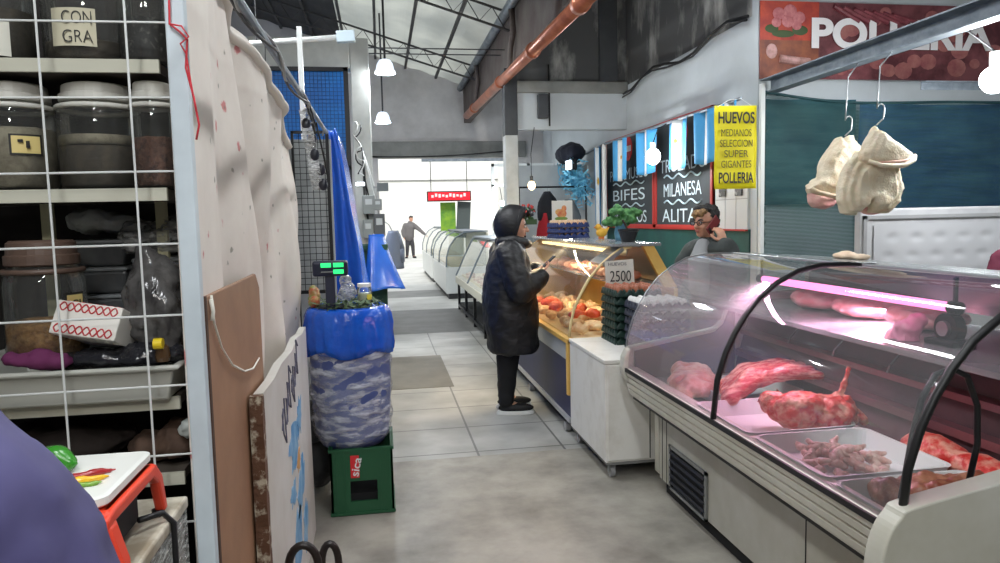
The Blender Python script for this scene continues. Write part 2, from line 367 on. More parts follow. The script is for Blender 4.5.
# yard beyond the opening
m_bright = M('white_rendered_wall', (238, 236, 230), .9, c2=(228, 226, 220), scale=.6)
struct('wall_yard', MB().box(-2, 9, 33, 33.2, 0, 7), m_bright)
struct('wall_yard_left', MB().box(-2.0, -1.8, 13.72, 33, 0, 6), m_bright)
struct('wall_yard_right', MB().box(5.4, 5.6, 13.72, 33, 0, 5), m_bright)
struct('trim_2', MB().box(-1.8, 5.4, 32.96, 33, 3.3, 3.36), m_beamc)
# pendant lamps
def pendant(x, y, z, lab, top):
    t = thing('pendant_lamp', lab, 'lamp', (x, y, z), 'bell shaped pendant lamps')
    part('shade', MB().lathe([(.03, .15), (.06, .14), (.085, .1), (.1, .03), (.112, 0), (.108, 0), (.094, .03), (.08, .09), (.05, .125), (.0, .13)], x, y, z, 24), M('lamp_shade_glow', (225, 238, 255), .3, emit=1.1), t, smooth=True)
    part('diffuser', MB().lathe([(0, .012), (.106, .012), (.106, .022), (0, .022)], x, y, z, 24), M('lamp_light', (240, 248, 255), .3, emit=7), t)
    part('stem', MB().tube([(x, y, z+.14), (x, y, top)], .012, 8), m_darksteel, t)
    point('pendant_light', (x, y, z-.04), 60, (.92, .97, 1), .08)
pendant(.11, 8.0, 3.12, 'nearer bell shaped pendant lamp hanging above the aisle', roofz(.11)-.05)
pendant(.09, 10.5, 2.93, 'farther bell shaped pendant lamp hanging in front of the end wall', roofz(.09)-.05)
for i, (x, y, z, e) in enumerate(FILL_TUBES):  # fixtures for the added fill tubes
    t = thing('fill_tube_fixture', 'added white tube fixture brightening the hall, out of view', 'lamp', (x, y, z), 'added tube fixtures of the hall')
    part('housing', MB().box(x-.07, x+.07, y-.62, y+.62, z, z+.05), m_white, t)
    part('tube', MB().tube([(x, y-.6, z-.012), (x, y+.6, z-.012)], .012, 8), M('fill_tube_glow', (245, 250, 255), .3, emit=4), t)
    part('hanger', MB().tube([(x, y, z+.05), (x, y, min(4.6, roofz(x)) if x < 1.7 else 4.6)], .006, 6), m_steel, t)

# ================================================================== MEAT COUNTER
PINK = (1, .52, .78)
m_maroon = M('counter_inner_panel', (104, 74, 80), .45, c2=(84, 60, 66), scale=4)
m_deck = M('counter_deck', (150, 138, 136), .4)
def meat(name, c, c2, sc=14, c3=None): return M(name, c, .38, c2=c2, scale=sc, detail=6, bump=.35, bscale=sc*2, spec=.6, lo=.4, hi=.62)
m_beef = M('beef', (178, 48, 50), .38, c2=(232, 172, 156), scale=16, detail=8, bump=.5, bscale=30, lo=.45, hi=.62, aniso=(.35, 2.2, 2.2))
m_bright_beef = M('bright_beef', (206, 52, 48), .38, c2=(230, 160, 140), scale=20, detail=8, bump=.6, bscale=40, lo=.44, hi=.62)
m_fatty = meat('fatty_meat', (226, 186, 168), (196, 120, 104), 12)
m_strip = meat('pale_strips', (238, 210, 198), (218, 168, 156), 30)
m_liver = meat('brown_offal', (132, 66, 48), (196, 142, 112), 10)
GP = [(1.322, .70), (1.34, .86), (1.375, .97), (1.415, 1.05), (1.46, 1.12), (1.52, 1.19), (1.6, 1.25), (1.69, 1.295), (1.79, 1.315), (1.92, 1.315), (2.05, 1.308)]
def rounded(poly, i0=3, i1=9):
    out = list(poly[:i0])
    for i in range(i0, i1):
        p0, p1, p2, p3 = [Vector(poly[j]) for j in (i-1, i, i+1, i+2)]
        for k in range(4):
            u = k/4; q = .5*((2*p1)+(p2-p0)*u+(2*p0-5*p1+4*p2-p3)*u*u+(3*p1-p0-3*p2+p3)*u**3); out.append((q.x, q.y))
    return out+list(poly[i1:])
def counter_meat():
    t = thing('meat_display_counter', 'long cream meat counter with curved glass front and pink strip light inside', 'counter', (1.9, 2.7, 0))
    part('base_panel', MB().box(1.49, 2.44, 1.67, 3.72, .08, .62), m_offw, t)
    part('plinth', MB().box(1.52, 2.42, 1.7, 3.7, 0, .08), m_dark, t)
    for y in (2.32, 3.68, 3.62): part('seam', MB().box(1.4885, 1.492, y, y+.006, .08, .6), m_dark, t)
    g = part('vent_grille', MB().box(1.474, 1.492, 3.12, 3.57, .075, .315).v and MB().box(1.478, 1.492, 3.12, 3.14, .075, .315).box(1.478, 1.492, 3.55, 3.57, .075, .315).box(1.478, 1.492, 3.12, 3.57, .075, .09).box(1.478, 1.492, 3.12, 3.57, .30, .315), m_steel, t)
    part('vent_opening', MB().box(1.487, 1.4915, 3.14, 3.55, .09, .30), m_dark, g)
    mb = MB()
    for i in range(5): mb.box(1.474, 1.488, 3.14, 3.55, .11+i*.04, .124+i*.04, Matrix.Rotation(radians(28), 3, 'Y'))
    part('slats', mb, M('dark_slat', (40, 40, 42), .5), g)
    bp = [(1.49, 0.525), (1.362, 0.530), (1.35, 0.542), (1.342, 0.570), (1.356, 0.576), (1.338, 0.582), (1.332, 0.608), (1.346, 0.614), (1.328, 0.620), (1.322, 0.646), (1.336, 0.652), (1.316, 0.658), (1.309, 0.682), (1.312, 0.696), (1.33, 0.705), (1.37, 0.705), (1.37, 0.670), (1.49, 0.630)]
    part('ridged_rail', MB().prism(bp, 1.67, 3.82), M('rail_enamel', (222, 219, 208), .35, c2=(206, 202, 188), scale=4), t)
    part('dark_gasket', MB().box(1.303, 1.312, 1.67, 3.82, .682, .702), m_black, t)
    part('drip_edge', MB().box(1.365, 1.48, 1.67, 3.80, .515, .526), m_blackmetal, t)
    cp = [(1.5, .08), (1.5, .38), (1.30, .42), (1.255, .48), (1.238, .56), (1.242, .64), (1.262, .705), (1.295, .75), (1.335, .773), (1.6, .82), (1.84, .865), (1.9, .92), (1.93, 1.02), (1.98, 1.08), (2.45, 1.1), (2.45, .08)]
    cp = rounded(cp)
    part('end_cap', MB().prism(cp, 1.60, 1.67), m_offw, t, bevel=.012, label='cream rounded end panel nearest the camera with chipped paint')
    part('end_cap', MB().prism([(1.5, .08), (1.5, .60), (1.36, .60), (1.318, .625), (1.298, .66), (1.292, .70), (1.30, .76), (1.32, .80), (1.345, .815), (1.6, .855), (1.84, .895), (1.9, .94), (1.93, 1.02), (1.98, 1.08), (2.45, 1.1), (2.45, .08)], 3.76, 3.83), m_offw, t, bevel=.01)
    part('inner_end_panel', MB().prism([(1.36, .64), (1.36, .795), (1.6, .838), (1.83, .878), (1.885, .925), (1.915, 1.0), (1.95, 1.04), (1.95, .64)], 3.752, 3.76), m_maroon, t)
    part('deck', MB().box(1.37, 1.96, 1.67, 3.76, .60, .64), m_deck, t)
    bw = MB().prism([(1.94, .62), (2.06, 1.04), (2.44, 1.04), (2.44, .62)], 1.67, 3.76)
    w = part('inner_back_panel', bw, m_maroon, t)
    for z, h in ((.74, .035), (.86, .03), (.97, .025)):
        x = 1.94+(z-.62)*.286; part('ledge', MB().prism([(x-.005, z), (x-.028, z+.004), (x-.028, z+h), (x, z+h+.01)], 1.68, 3.75), M('pinkish_steel', (150, 110, 116), .35, .5), w)
    part('shelf', MB().box(1.79, 2.44, 1.67, 3.76, 1.03, 1.05), M('grey_shelf', (150, 150, 152), .25, .4), t)
    # top plate (rear half) slightly dipping backwards
    part('top_plate', MB().prism([(1.97, 1.309), (1.97, 1.32), (2.47, 1.285), (2.47, 1.268)], 1.62, 3.84), M('grey_top', (150, 156, 158), .2, .2), t, bevel=.004)
    part('rear_rail', MB().box(2.43, 2.46, 1.62, 3.84, 1.1, 1.27), M('grey_shelf', (150, 150, 152)), t)
    def sheet(y0, y1): return MB().grid(lambda u, v: (GP[round(u*10)][0], y0+(y1-y0)*v, GP[round(u*10)][1]), 10, 1)
    part('curved_glass', sheet(2.73, 3.81), glassy('hazed_display_glass', haze=.17, gloss=.9, hazecol=(.8, .78, .8)), t, smooth=True, label='far curved glass pane with reflections put in as haze')  # whitish reflections put in as diffuse haze, fainter on the near pane
    part('curved_glass', sheet(1.64, 2.70), m_glass, t, smooth=True)
    def rib(y, r, mat, nm, lab=None): part(nm, MB().tube([(x-.004, y, z+.002) for x, z in GP], r, 8), mat, t, smooth=True, label=lab)
    rib(2.715, .012, m_black, 'glass_joint'); rib(2.732, .005, m_black, 'glass_joint')
    rib(1.635, .0115, m_black, 'glass_edge', 'thick black rubber edge of the near glass')
    rib(3.812, .004, m_steel, 'glass_edge')
    ep = [(1.335, .82)]+GP[1:]+[(2.43, 1.27), (2.43, 1.1), (1.98, 1.08), (1.93, 1.02), (1.9, .94), (1.84, .9)]
    part('end_glass', MB().prism(ep, 3.798, 3.803), glassy('hazy_end_glass', haze=.22, gloss=.8), t)
    # hose loop beside the near end glass
    part('hose_loop', MB().tube([(1.4, 1.74, .72), (1.425, 1.73, .92), (1.45, 1.73, 1.02), (1.49, 1.73, 1.085), (1.54, 1.73, 1.1), (1.59, 1.73, 1.075), (1.625, 1.73, .99), (1.63, 1.73, .88), (1.6, 1.73, .74)], .0085, 8), m_black, t, smooth=True)
    tb = part('strip_light', MB().tube([(1.93, 2.18, 1.2), (1.93, 3.42, 1.2)], .017, 12), M('pink_tube', (255, 138, 205), .3, emit=2.0), t, smooth=True)
    for y in (2.16, 3.43): part('lamp_holder', MB().tube([(1.93, y-.02, 1.2), (1.93, y+.02, 1.2)], .023, 10).box(1.925, 1.935, y-.006, y+.006, 1.2, 1.305), m_dark, tb)
    for i in range(3): part('hook', MB().tube([(1.99, 2.5+i*.35, .97), (1.95, 2.5+i*.35, .93), (1.955, 2.52+i*.35, .90)], .004, 5), m_steel, t)
counter_meat()
area('strip_light_glow', (1.93, 2.8, 1.165), (-.25, 0, -1), 1.2, .05, 12, PINK).rotation_euler.z += 0
bpy.data.objects['strip_light_glow'].rotation_euler = (0, radians(12), radians(90)) if False else Vector((-.25, 0, -1)).to_track_quat('-Z', 'Y').to_euler()
bpy.data.lights['strip_light_glow'].size = .05; bpy.data.lights['strip_light_glow'].size_y = 1.2
def tray(x0, x1, y0, y1, z, lab):
    mb = MB(); d = .035
    o = [(x0, y0), (x1, y0), (x1, y1), (x0, y1)]
    def rr(i, zz, r=.04):
        pts = []; ax0, ax1, ay0, ay1 = x0+i, x1-i, y0+i, y1-i
        for cx, cy, a0 in ((ax1-r, ay1-r, 0), (ax0+r, ay1-r, 90), (ax0+r, ay0+r, 180), (ax1-r, ay0+r, 270)):
            for k in range(5): a = radians(a0+k*22.5); pts.append((cx+r*cos(a), cy+r*sin(a), zz))
        return pts
    mb.loft([rr(.025, z), rr(.004, z+.066), rr(0, z+.072), rr(.010, z+.072), rr(.03, z+.006)])
    return solo('meat_tray', mb, m_white, lab, 'tray', ((x0+x1)/2, (y0+y1)/2, z), 'white meat trays in the counter')
tray(1.335, 1.80, 1.69, 1.96, .642, 'white meat tray holding brown offal beside the near end panel')
tray(1.335, 1.80, 1.985, 2.44, .642, 'white meat tray holding a heap of pale pink meat strips')
tray(1.335, 1.80, 2.46, 2.94, .642, 'white meat tray under the ragged cut with the bone')
tray(1.5, 1.92, 3.0, 3.4, .642, 'white meat tray behind the long red cuts')
def lump(name, mb, mat, lab, at, vox=.008, dis=(.012, 22, 1), cat='meat', group=None, sm=2):
    return solo(name, mb, mat, lab, cat, at, group, fuse=vox, sm=sm, dis=dis)
# long red cut lying across
mb = MB()
for k in range(4):
    mb.chain([(1.5+.03*k, 2.83+.07*k, .72), (1.62+.03*k, 2.86+.075*k, .80-.01*k), (1.77+.03*k, 2.82+.08*k, .83-.01*k), (1.90+.01*k, 2.78+.09*k, .81)], [.042, .05, .04, .024], 10)
lump('beef_cut', mb, m_beef, 'long red beef shank cuts piled in the middle of the meat counter', (1.7, 2.95, .68), vox=.006, dis=(.010, 15, 3), sm=1)
mb = MB().ell((1.63, 2.62, .76), (.14, .1, .075)).ell((1.74, 2.58, .75), (.1, .1, .07)).ell((1.55, 2.68, .78), (.07, .06, .05))
mb.chain([(1.76, 2.6, .80), (1.80, 2.6, .84), (1.825, 2.6, .92)], [.018, .014, .009], 8).chain([(1.8, 2.58, .8), (1.86, 2.55, .72)], [.02, .015], 8)
lump('rib_cut', mb, m_bright_beef, 'bright red ragged meat cut with a thin bone pointing up', (1.66, 2.6, .68), vox=.006, dis=(.015, 22, 5), sm=1)
mb = MB().ell((1.5, 3.2, .73), (.11, .16, .06)).ell((1.6, 3.38, .73), (.09, .15, .06)).chain([(1.42, 3.1, .7), (1.55, 3.45, .74)], [.04, .05])
lump('pale_cut', mb, m_fatty, 'pale fatty meat behind the hazed far pane', (1.52, 3.3, .68), dis=(.012, 18, 7))
mb = MB().ell((1.6, 1.86, .715), (.13, .09, .045)).ell((1.7, 1.85, .72), (.09, .07, .04)).ell((1.48, 1.88, .71), (.06, .06, .045)).chain([(1.56, 1.8, .75), (1.72, 1.83, .755), (1.78, 1.88, .74)], [.018, .022, .018], 8)
lump('offal_piece', mb, m_liver, 'brown and pink offal lump in the nearest white tray', (1.6, 1.86, .67), dis=(.012, 26, 9))
mb = MB().ell((1.87, 2.16, .72), (.075, .15, .055)).ell((1.88, 1.98, .71), (.07, .12, .05))
lump('beef_slab', mb, m_bright_beef, 'bright red slab of beef behind the nearest trays', (1.88, 2.1, .66), dis=(.008, 18, 11))
# heap of strips: a few shapes, copied
protos = []
for k in range(4):
    mb = MB().chain([(0, 0, 0), (.02, .008*(k-1), .006), (.045, .004*k, -.002), (.065, -.008*(k % 2), 0)], [.010, .015, .014, .009], 8)
    protos.append(solo('meat_strip', mb, m_strip, 'pale pink strip of meat in the heap in the middle white tray', 'meat', (0, 0, 0), 'meat strips heaped in the white tray', fuse=.004, sm=1, dis=(.003, 60, k)))
for i in range(44):
    a = random.uniform(0, 2*pi); r = sqrt(random.random()); x = 1.54+.12*r*cos(a); y = 2.21+.13*r*sin(a)
    z = .664+.05*(1-r)+random.uniform(0, .012); ro = (random.uniform(-.5, .5), random.uniform(-.4, .4), random.uniform(0, 6.28))
    if i < 4: protos[i].location = (x, y, z); protos[i].rotation_euler = ro
    else: dup(protos[i % 4], (x, y, z), rotz=ro)
for o in COL.objects:
    if o.parent is None and o.name.split('.')[0] in ('beef_cut', 'rib_cut', 'pale_cut', 'offal_piece', 'beef_slab'):
        o.location.z -= .018
        if o.name == 'beef_cut': o.location.x += .02; o.location.y += .13; o.location.z += .012
        if o.name == 'pale_cut': o.location.y += .08; o.location.x -= .02
        if o.name == 'rib_cut': o.location.x += .02
# upper shelf: flat pink pieces, a small scale knob, a pink bag
for i, (y, lab) in enumerate(((3.3, 'pink slab of meat at the far end of the counter shelf'), (2.95, 'pink slab of meat in the middle of the counter shelf, behind the strip light'), (2.6, 'pink slab of meat at the near end of the counter shelf'))):
    mb = MB().ell((2.2, y, 1.095), (.16, .16, .045)).ell((2.15, y+.06, 1.1), (.1, .08, .045))
    lump('meat_slab', mb, meat('pale_pink_meat', (226, 150, 150), (236, 196, 190), 8), lab, (2.2, y, 1.05), vox=.012, dis=(.01, 14, i), group='meat slabs on the counter shelf')
t = thing('tape_dispenser', 'small dark round dispenser standing on the counter shelf near the pink light end', 'dispenser', (2.0, 2.27, 1.05))
part('wheel', MB().tube([(1.99, 2.27, 1.11), (2.03, 2.27, 1.11)], .055, 20), m_blackmetal, t); part('hub', MB().tube([(1.975, 2.27, 1.11), (1.99, 2.27, 1.11)], .028, 16), m_steel, t); part('base', MB().box(1.96, 2.06, 2.2, 2.34, 1.05, 1.07), m_dark, t, bevel=.006)
mb = MB().ell((1.94, 2.4, 1.09), (.05, .05, .04)).ell((1.97, 2.38, 1.13), (.03, .03, .03)).box(1.9, 1.97, 2.36, 2.44, 1.05, 1.08)
lump('small_bag', mb, M('pink_bag', (232, 150, 178), .3), 'small pinkish bag beside the dark round dispenser', (1.94, 2.4, 1.05), cat='bag')
mb = MB().ell((2.13, 2.0, 1.075), (.07, .05, .025)); lump('yellow_tool', mb, M('yellow_plastic', (240, 190, 30), .4), 'yellow handle lying at the near end of the counter shelf', (2.13, 2.0, 1.05), cat='tool', dis=(.004, 30, 1))
mb = MB().tube([(2.0, 1.95, 1.06), (2.4, 2.0, 1.06)], .012, 8); t = solo('knife_steel', mb, m_blackmetal, 'dark rod lying beside the yellow handle on the shelf', 'tool', (2.2, 1.97, 1.05), smooth=True)
mb = MB().ell((2.31, 3.3, 1.315), (.06, .07, .022)).ell((2.35, 3.24, 1.31), (.045, .05, .018)); lump('bread_piece', mb, M('pale_crust', (222, 190, 160), .6, c2=(236, 214, 190), scale=12), 'pale crusty lump lying on top of the meat counter', (2.31, 3.3, 1.29), cat='food', dis=(.008, 24, 2))

# ================================================================== WHITE CABINET WITH EGG TRAYS
t = thing('rolling_cabinet', 'white chipped wooden cabinet on castors between the two glass counters', 'cabinet', (1.56, 4.34, 0))
m_cab = M('chipped_white_paint', (226, 224, 218), .5, c2=(204, 200, 190), scale=5, detail=9, bump=.06, lo=.5, hi=.8)
part('body', MB().box(1.25, 1.88, 3.95, 4.74, .10, .685), m_cab, t, bevel=.006)
part('worktop', MB().box(1.245, 1.885, 3.945, 4.745, .687, .71), m_cab, t, bevel=.004)
d = part('door', MB().box(1.262, 1.515, 3.938, 3.95, .115, .68), m_cab, t, bevel=.003); part('door_gap', MB().box(1.516, 1.522, 3.944, 3.951, .115, .68), m_dark, d)
part('base_rail', MB().box(1.255, 1.875, 3.952, 4.738, .085, .103), M('grey_board', (120, 120, 118), .7), t)
for x, y in ((1.30, 4.0), (1.82, 4.0), (1.30, 4.68), (1.82, 4.68)):
    c = part('castor', MB().tube([(x-.012, y, .036), (x+.012, y, .036)], .036, 16), M('castor_grey', (150, 150, 150), .4), t, smooth=False)
    part('fork', MB().box(x-.02, x-.015, y-.012, y+.012, .03, .09).box(x+.015, x+.02, y-.012, y+.012, .03, .09).box(x-.02, x+.02, y-.015, y+.015, .075, .09), m_steel, c)
def tray_mesh(n=5, m=6):
    w, d = .30, .30; P = 6
    def f(u, v):
        x = (u-.5)*w; y = (v-.5)*d
        z = .022-.02*cos(2*pi*u*n)*cos(2*pi*v*m)
        if u < .012 or u > .988 or v < .012 or v > .988: z = z*.9
        return (x, y, z)
    mb = MB().grid(f, n*8, m*8)
    for side in range(4):
        N = (n if side < 2 else m)*8; q = n if side < 2 else m
        def wv(u, v):
            top = .029-.013*cos(2*pi*u*q); z = -.004+(top+.004)*v; o = (.153+.004*(1-v))
            return [((u-.5)*.30, -o, z), ((u-.5)*.30, o, z), (-o, (u-.5)*.30, z), (o, (u-.5)*.30, z)][side]
        mb.grid(wv, N, 3)
    return mb
m_green_tray = M('green_tray', (22, 52, 44), .5); m_blue_tray = M('blue_grey_tray', (44, 48, 62), .7); m_navy_tray = M('navy_tray', (40, 56, 108), .6)
egg_prof = [(0, -.028), (.009, -.026), (.016, -.02), (.0205, -.01), (.0215, 0), (.0195, .012), (.015, .021), (.008, .027), (0, .029)]
m_brown_egg = M('brown_egg', (150, 84, 58), .5, c2=(172, 106, 78), scale=4); m_white_egg = M('white_egg', (232, 230, 226), .45); m_cream_egg = M('cream_egg', (226, 196, 160), .45, c2=(210, 160, 120), scale=9)
ORD = ['bottom', 'second', 'third', 'fourth', 'fifth', 'sixth', 'seventh', 'top']
def stack(cx, cy, z0, n, mt, me, what, where, egg_word, rows=True, rot=0., pitch=.052):
    tp = None; ep = None; g1 = 'egg trays in the '+what; g2 = egg_word+' eggs on the top of the '+what; g3 = egg_word+' eggs inside the '+what; ei = None
    for k in range(n):
        lab = '%s egg tray, %s of the %s' % (where, 'topmost' if k == n-1 else ORD[k]+' from below' if k else 'lowest', what)
        at = (cx, cy, z0+k*pitch)
        if tp is None:
            tp = tag(part('egg_tray', MB().add([Vector(p)+Vector(at) for p in tray_mesh().v], tray_mesh().f), mt, None, at, solid=.004, smooth=True), lab, 'egg tray', g1)
            tp.rotation_euler.z = rot
        else: dup(tp, at, lab)
        for i in range(5):
            for j in range(6):
                top = k == n-1
                if not top and not (rows and (i == 0 or j == 0)): continue
                lx, ly = (-.12+.06*i)*(1 if k == n-1 else .955), (-.125+.05*j)*(1 if k == n-1 else .955); c, s_ = cos(rot), sin(rot)
                p = (cx+lx*c-ly*s_, cy+lx*s_+ly*c, z0+k*pitch+(.037 if top else .026))
                if ep is None:
                    ep = solo('egg', MB().lathe(egg_prof, p[0], p[1], p[2], 14), me, egg_word+' egg showing at the side of the '+what if not top else egg_word+' egg on the top tray of the '+what, 'egg', p, g3 if not top else g2, smooth=True)
                else: dup(ep, p, egg_word+' egg showing at the side of the '+what if not top else egg_word+' egg on the top tray of the '+what, group=g3 if not top else g2, rotz=(random.uniform(-.2, .2), random.uniform(-.2, .2), random.uniform(0, 6)))
stack(1.625, 4.56, .712, 7, m_green_tray, m_brown_egg, 'brown egg stack behind', 'dark green', 'brown', rows=False)
stack(1.665, 4.20, .712, 6, m_blue_tray, m_white_egg, 'white egg stack in front', 'blue grey', 'white')

# ================================================================== POULTRY COUNTER
m_yellow = M('yellow_lit_wood', (228, 186, 104), .45, c2=(214, 168, 84), scale=4)
m_navy = M('navy_panel', (40, 46, 84), .45, c2=(34, 38, 70), scale=3)
PG = [(1.262, .71), (1.275, .80), (1.30, .90), (1.345, 1.0), (1.41, 1.11), (1.49, 1.2), (1.57, 1.265), (1.64, 1.31), (1.72, 1.325)]
Y0, Y1 = 4.80, 7.45
t = thing('poultry_counter', 'navy and yellow poultry counter with curved glass, lit warm inside', 'counter', (1.65, 6.1, 0))
part('base_panel', MB().box(1.27, 2.05, Y0, Y1, .12, .53), m_navy, t)
part('plinth', MB().box(1.33, 2.03, Y0+.03, Y1-.03, 0, .12), m_dark, t)
part('kick_strip', MB().box(1.255, 1.27, Y0, Y1, .1, .135), M('scuffed_aluminium', (200, 202, 204), .4, .5), t)
part('front_band', MB().prism([(1.27, .53), (1.255, .54), (1.25, .66), (1.27, .665)], Y0, Y1), M('pale_metal_band', (190, 194, 196), .35, .3), t)
part('wooden_rim', MB().box(1.238, 1.30, Y0-.02, Y1, .665, .70), m_yellow, t, bevel=.005)
part('deck', MB().box(1.29, 2.05, Y0, Y1, .66, .685), M('lit_deck', (236, 214, 170), .4), t)
part('back_panel', MB().box(2.03, 2.06, Y0, Y1, .53, 1.02), m_yellow, t)
part('sloping_back', MB().prism([(2.03, 1.02), (2.06, 1.02), (1.87, 1.31), (1.84, 1.31)], Y0+.04, Y1), M('grey_sloping_panel', (150, 154, 156), .3, .4), t)
part('far_end_panel', MB().prism([(1.26, .69)]+PG+[(1.86, 1.32), (2.05, 1.02), (2.05, .69)], Y1-.03, Y1), m_yellow, t)
part('shelf', MB().box(1.66, 1.98, Y0+.12, Y1-.03, 1.045, 1.06), glassy('shelf_glass', haze=.25), t)
part('lamp_shield', MB().box(1.70, 1.706, Y0+.05, Y1-.05, 1.255, 1.325), MATS['grey_sloping_panel'], t)
part('top_plate', MB().box(1.58, 1.93, Y0-.02, Y1, 1.325, 1.345), M('steel_top', (170, 174, 176), .25, .6), t, bevel=.004)
part('curved_glass', MB().grid(lambda u, v: (PG[round(u*8)][0], Y0+(Y1-.03-Y0)*v, PG[round(u*8)][1]), 8, 1), glassy('poultry_glass', haze=.05, gloss=.8), t, smooth=True)
part('end_frame', MB().tube([(x, Y0, z) for x, z in PG], .010, 8), M('cream_frame', (226, 204, 150), .45), t, smooth=True, label='yellow curved frame of the near end')
part('end_frame', MB().prism([(1.80, 1.325), (1.88, 1.325), (2.05, 1.03), (1.96, 1.03)], Y0-.012, Y0+.03), m_yellow, t, label='yellow slanted bar of the near end')
part('end_frame', MB().box(1.24, 1.28, Y0-.02, Y0+.02, .30, .70), m_yellow, t, bevel=.01, label='yellow edge strip below the glass')
part('glass_clamp', MB().prism([(1.5, 1.212), (1.65, 1.322), (1.665, 1.30), (1.52, 1.19)], Y0-.012, Y0+.28), m_steel, t)
lt = part('strip_light', MB().tube([(1.66, Y0+.15, 1.285), (1.66, Y1-.15, 1.285)], .014, 10), M('warm_tube', (255, 226, 170), .3, emit=2.5), t)
area('poultry_strip_glow', (1.79, 6.1, 1.30), (-.3, 0, -1), .05, 2.3, 50, (1, .78, .45))
for y in (4.95, 6.2, 7.3): part('castor', MB().tube([(1.26, y, .035), (1.30, y, .035)], .035, 14), M('castor_grey', (150, 150, 150)), t)
# chicken pieces on the deck, copied shapes
m_chick = meat('raw_chicken', (240, 206, 156), (228, 170, 120), 9); m_red = meat('red_marinated', (232, 72, 40), (240, 120, 70), 8)
def blob_proto(name, kind, mat, lab, cat, group, seed, red=False):
    rnd = random.Random(seed); mb = MB()
    if kind == 'leg': mb.chain([(0, 0, .03), (.05, .01, .04), (.1, .0, .025), (.14, -.005, .02)], [.03, .04, .022, .016], 10)
    elif kind == 'breast': mb.ell((0, 0, .03), (.075, .05, .035)).ell((.04, .02, .028), (.045, .035, .03))
    else: mb.ell((0, 0, .035), (.05, .045, .04)).ell((.035, -.03, .03), (.035, .03, .03)).ell((-.035, .02, .03), (.035, .03, .03))
    return solo(name, mb, mat, lab, cat, (0, 0, 0), group, fuse=.006, sm=2, dis=(.007, 26, seed))
cl = 'pale raw chicken piece on the lit deck of the poultry counter'
ps = [blob_proto('chicken_piece', k, m_chick, cl, 'chicken', 'chicken pieces in the poultry counter', i) for i, k in enumerate(('leg', 'breast', 'thigh'))]
n = 0
for j in range(11):
    for i in range(4):
        at = (1.40+.14*i+random.uniform(-.02, .02), 4.98+.22*j+random.uniform(-.04, .04), .688+random.uniform(0, .03)); rz = random.uniform(0, 6.28)
        if n < 3: ps[n].location = at; ps[n].rotation_euler.z = rz
        else: dup(ps[n % 3], at, rotz=rz)
        n += 1
rp = blob_proto('marinated_piece', 'thigh', m_red, 'bright red marinated chicken piece on the chicken heap', 'chicken', 'bright red marinated pieces in the poultry counter', 9)
spots = [(1.50, 5.45), (1.44, 5.9), (1.6, 5.35), (1.40, 6.4), (1.62, 5.75), (1.45, 6.15), (1.75, 5.3)]
for i, (x, y) in enumerate(spots):
    if i == 0: rp.location = (x, y, .74)
    else: dup(rp, (x, y, .74+.01*(i % 3)), rotz=i*1.3, scale=1.0+.15*(i % 2))
pp = [blob_proto('pink_piece', k, meat('pink_chicken', (240, 186, 160), (226, 140, 110), 9), 'pinkish chicken piece on the upper glass shelf of the poultry counter', 'chicken', 'pink chicken pieces on the upper shelf', 20+i) for i, k in enumerate(('breast', 'thigh'))]
for i in range(18):
    at = (1.75+.1*(i % 2)+random.uniform(-.02, .02), 5.1+.125*i, 1.062)
    if i < 2: pp[i].location = at
    else: dup(pp[i % 2], at, rotz=random.uniform(0, 6))
# price card on the near end
t = thing('price_card', 'white hand-written price card reading 2500 above the brown eggs', 'sign', (1.62, 4.76, 1.04))
part('card', MB().box(1.515, 1.72, 4.755, 4.76, 1.05, 1.235, Matrix.Rotation(radians(-3), 3, 'Y')), M('white_card', (226, 224, 214), .6), t)
m_ink = M('black_marker', (24, 24, 30), .6); m_thin = M('faint_ink', (110, 108, 110), .6)
text('2500', t, (1.622, 4.752, 1.125), .15, .075, FRONT, m_ink, bold=-.004)
text('HUEVOS', t, (1.60, 4.752, 1.21), .13, .022, FRONT, m_thin)
part('clip', MB().box(1.60, 1.63, 4.757, 4.765, .99, 1.06), m_steel, t)
# small things standing on the top plate
t = thing('plant_pot', 'small black pot standing on the near end of the poultry counter', 'pot', (1.82, 5.15, 1.346))
part('pot', MB().lathe([(.04, 0), (.048, 0), (.072, .075), (.078, .08), (.078, .095), (.068, .095), (.06, .08), (0, .075)], 1.82, 5.15, 1.346, 20), M('black_pot', (26, 27, 30), .4), t, smooth=False)
part('stem', MB().tube([(1.82, 5.15, 1.41), (1.8, 5.15, 1.47), (1.775, 5.15, 1.51)], .008, 6), M('brown_stem', (60, 48, 36)), t)
mb = MB(); rnd = random.Random(4)
for i in range(26):
    a = rnd.uniform(0, 6.28); r = rnd.uniform(.02, .15); mb.ell((1.89+r*cos(a)*1.05, 5.5+r*sin(a)*.6, 1.52+rnd.uniform(-.07, .10)*(1-r*3)), (.04, .04, .028), nu=8, nv=6)
t = thing('curly_green_plant', 'bushy light green artificial plant in a pale blue vase in front of the blackboards', 'plant', (1.88, 5.5, 1.346))
part('foliage', mb, M('light_green_foliage', (96, 148, 84), .7, c2=(60, 116, 70), scale=30), t, fuse=.008, dis=(.012, 45, 3))
part('vase', MB().lathe([(.03, 0), (.042, 0), (.05, .06), (.04, .12), (.045, .135), (.035, .13), (0, .12)], 1.88, 5.5, 1.346, 18), M('pale_blue_vase', (96, 150, 176), .3), t, smooth=True)
t = thing('chick_figure', 'small yellow chick figure standing on the poultry counter', 'figurine', (1.87, 6.0, 1.346))
m_chk = M('yellow_chick', (226, 176, 60), .6, c2=(206, 150, 40), scale=20)
part('body', MB().ell((1.88, 6.0, 1.40), (.05, .04, .042)).ell((1.85, 6.0, 1.448), (.028, .027, .028)).chain([(1.92, 6, 1.415), (1.945, 6, 1.44)], [.018, .006], 8), m_chk, t, fuse=.005, sm=1)
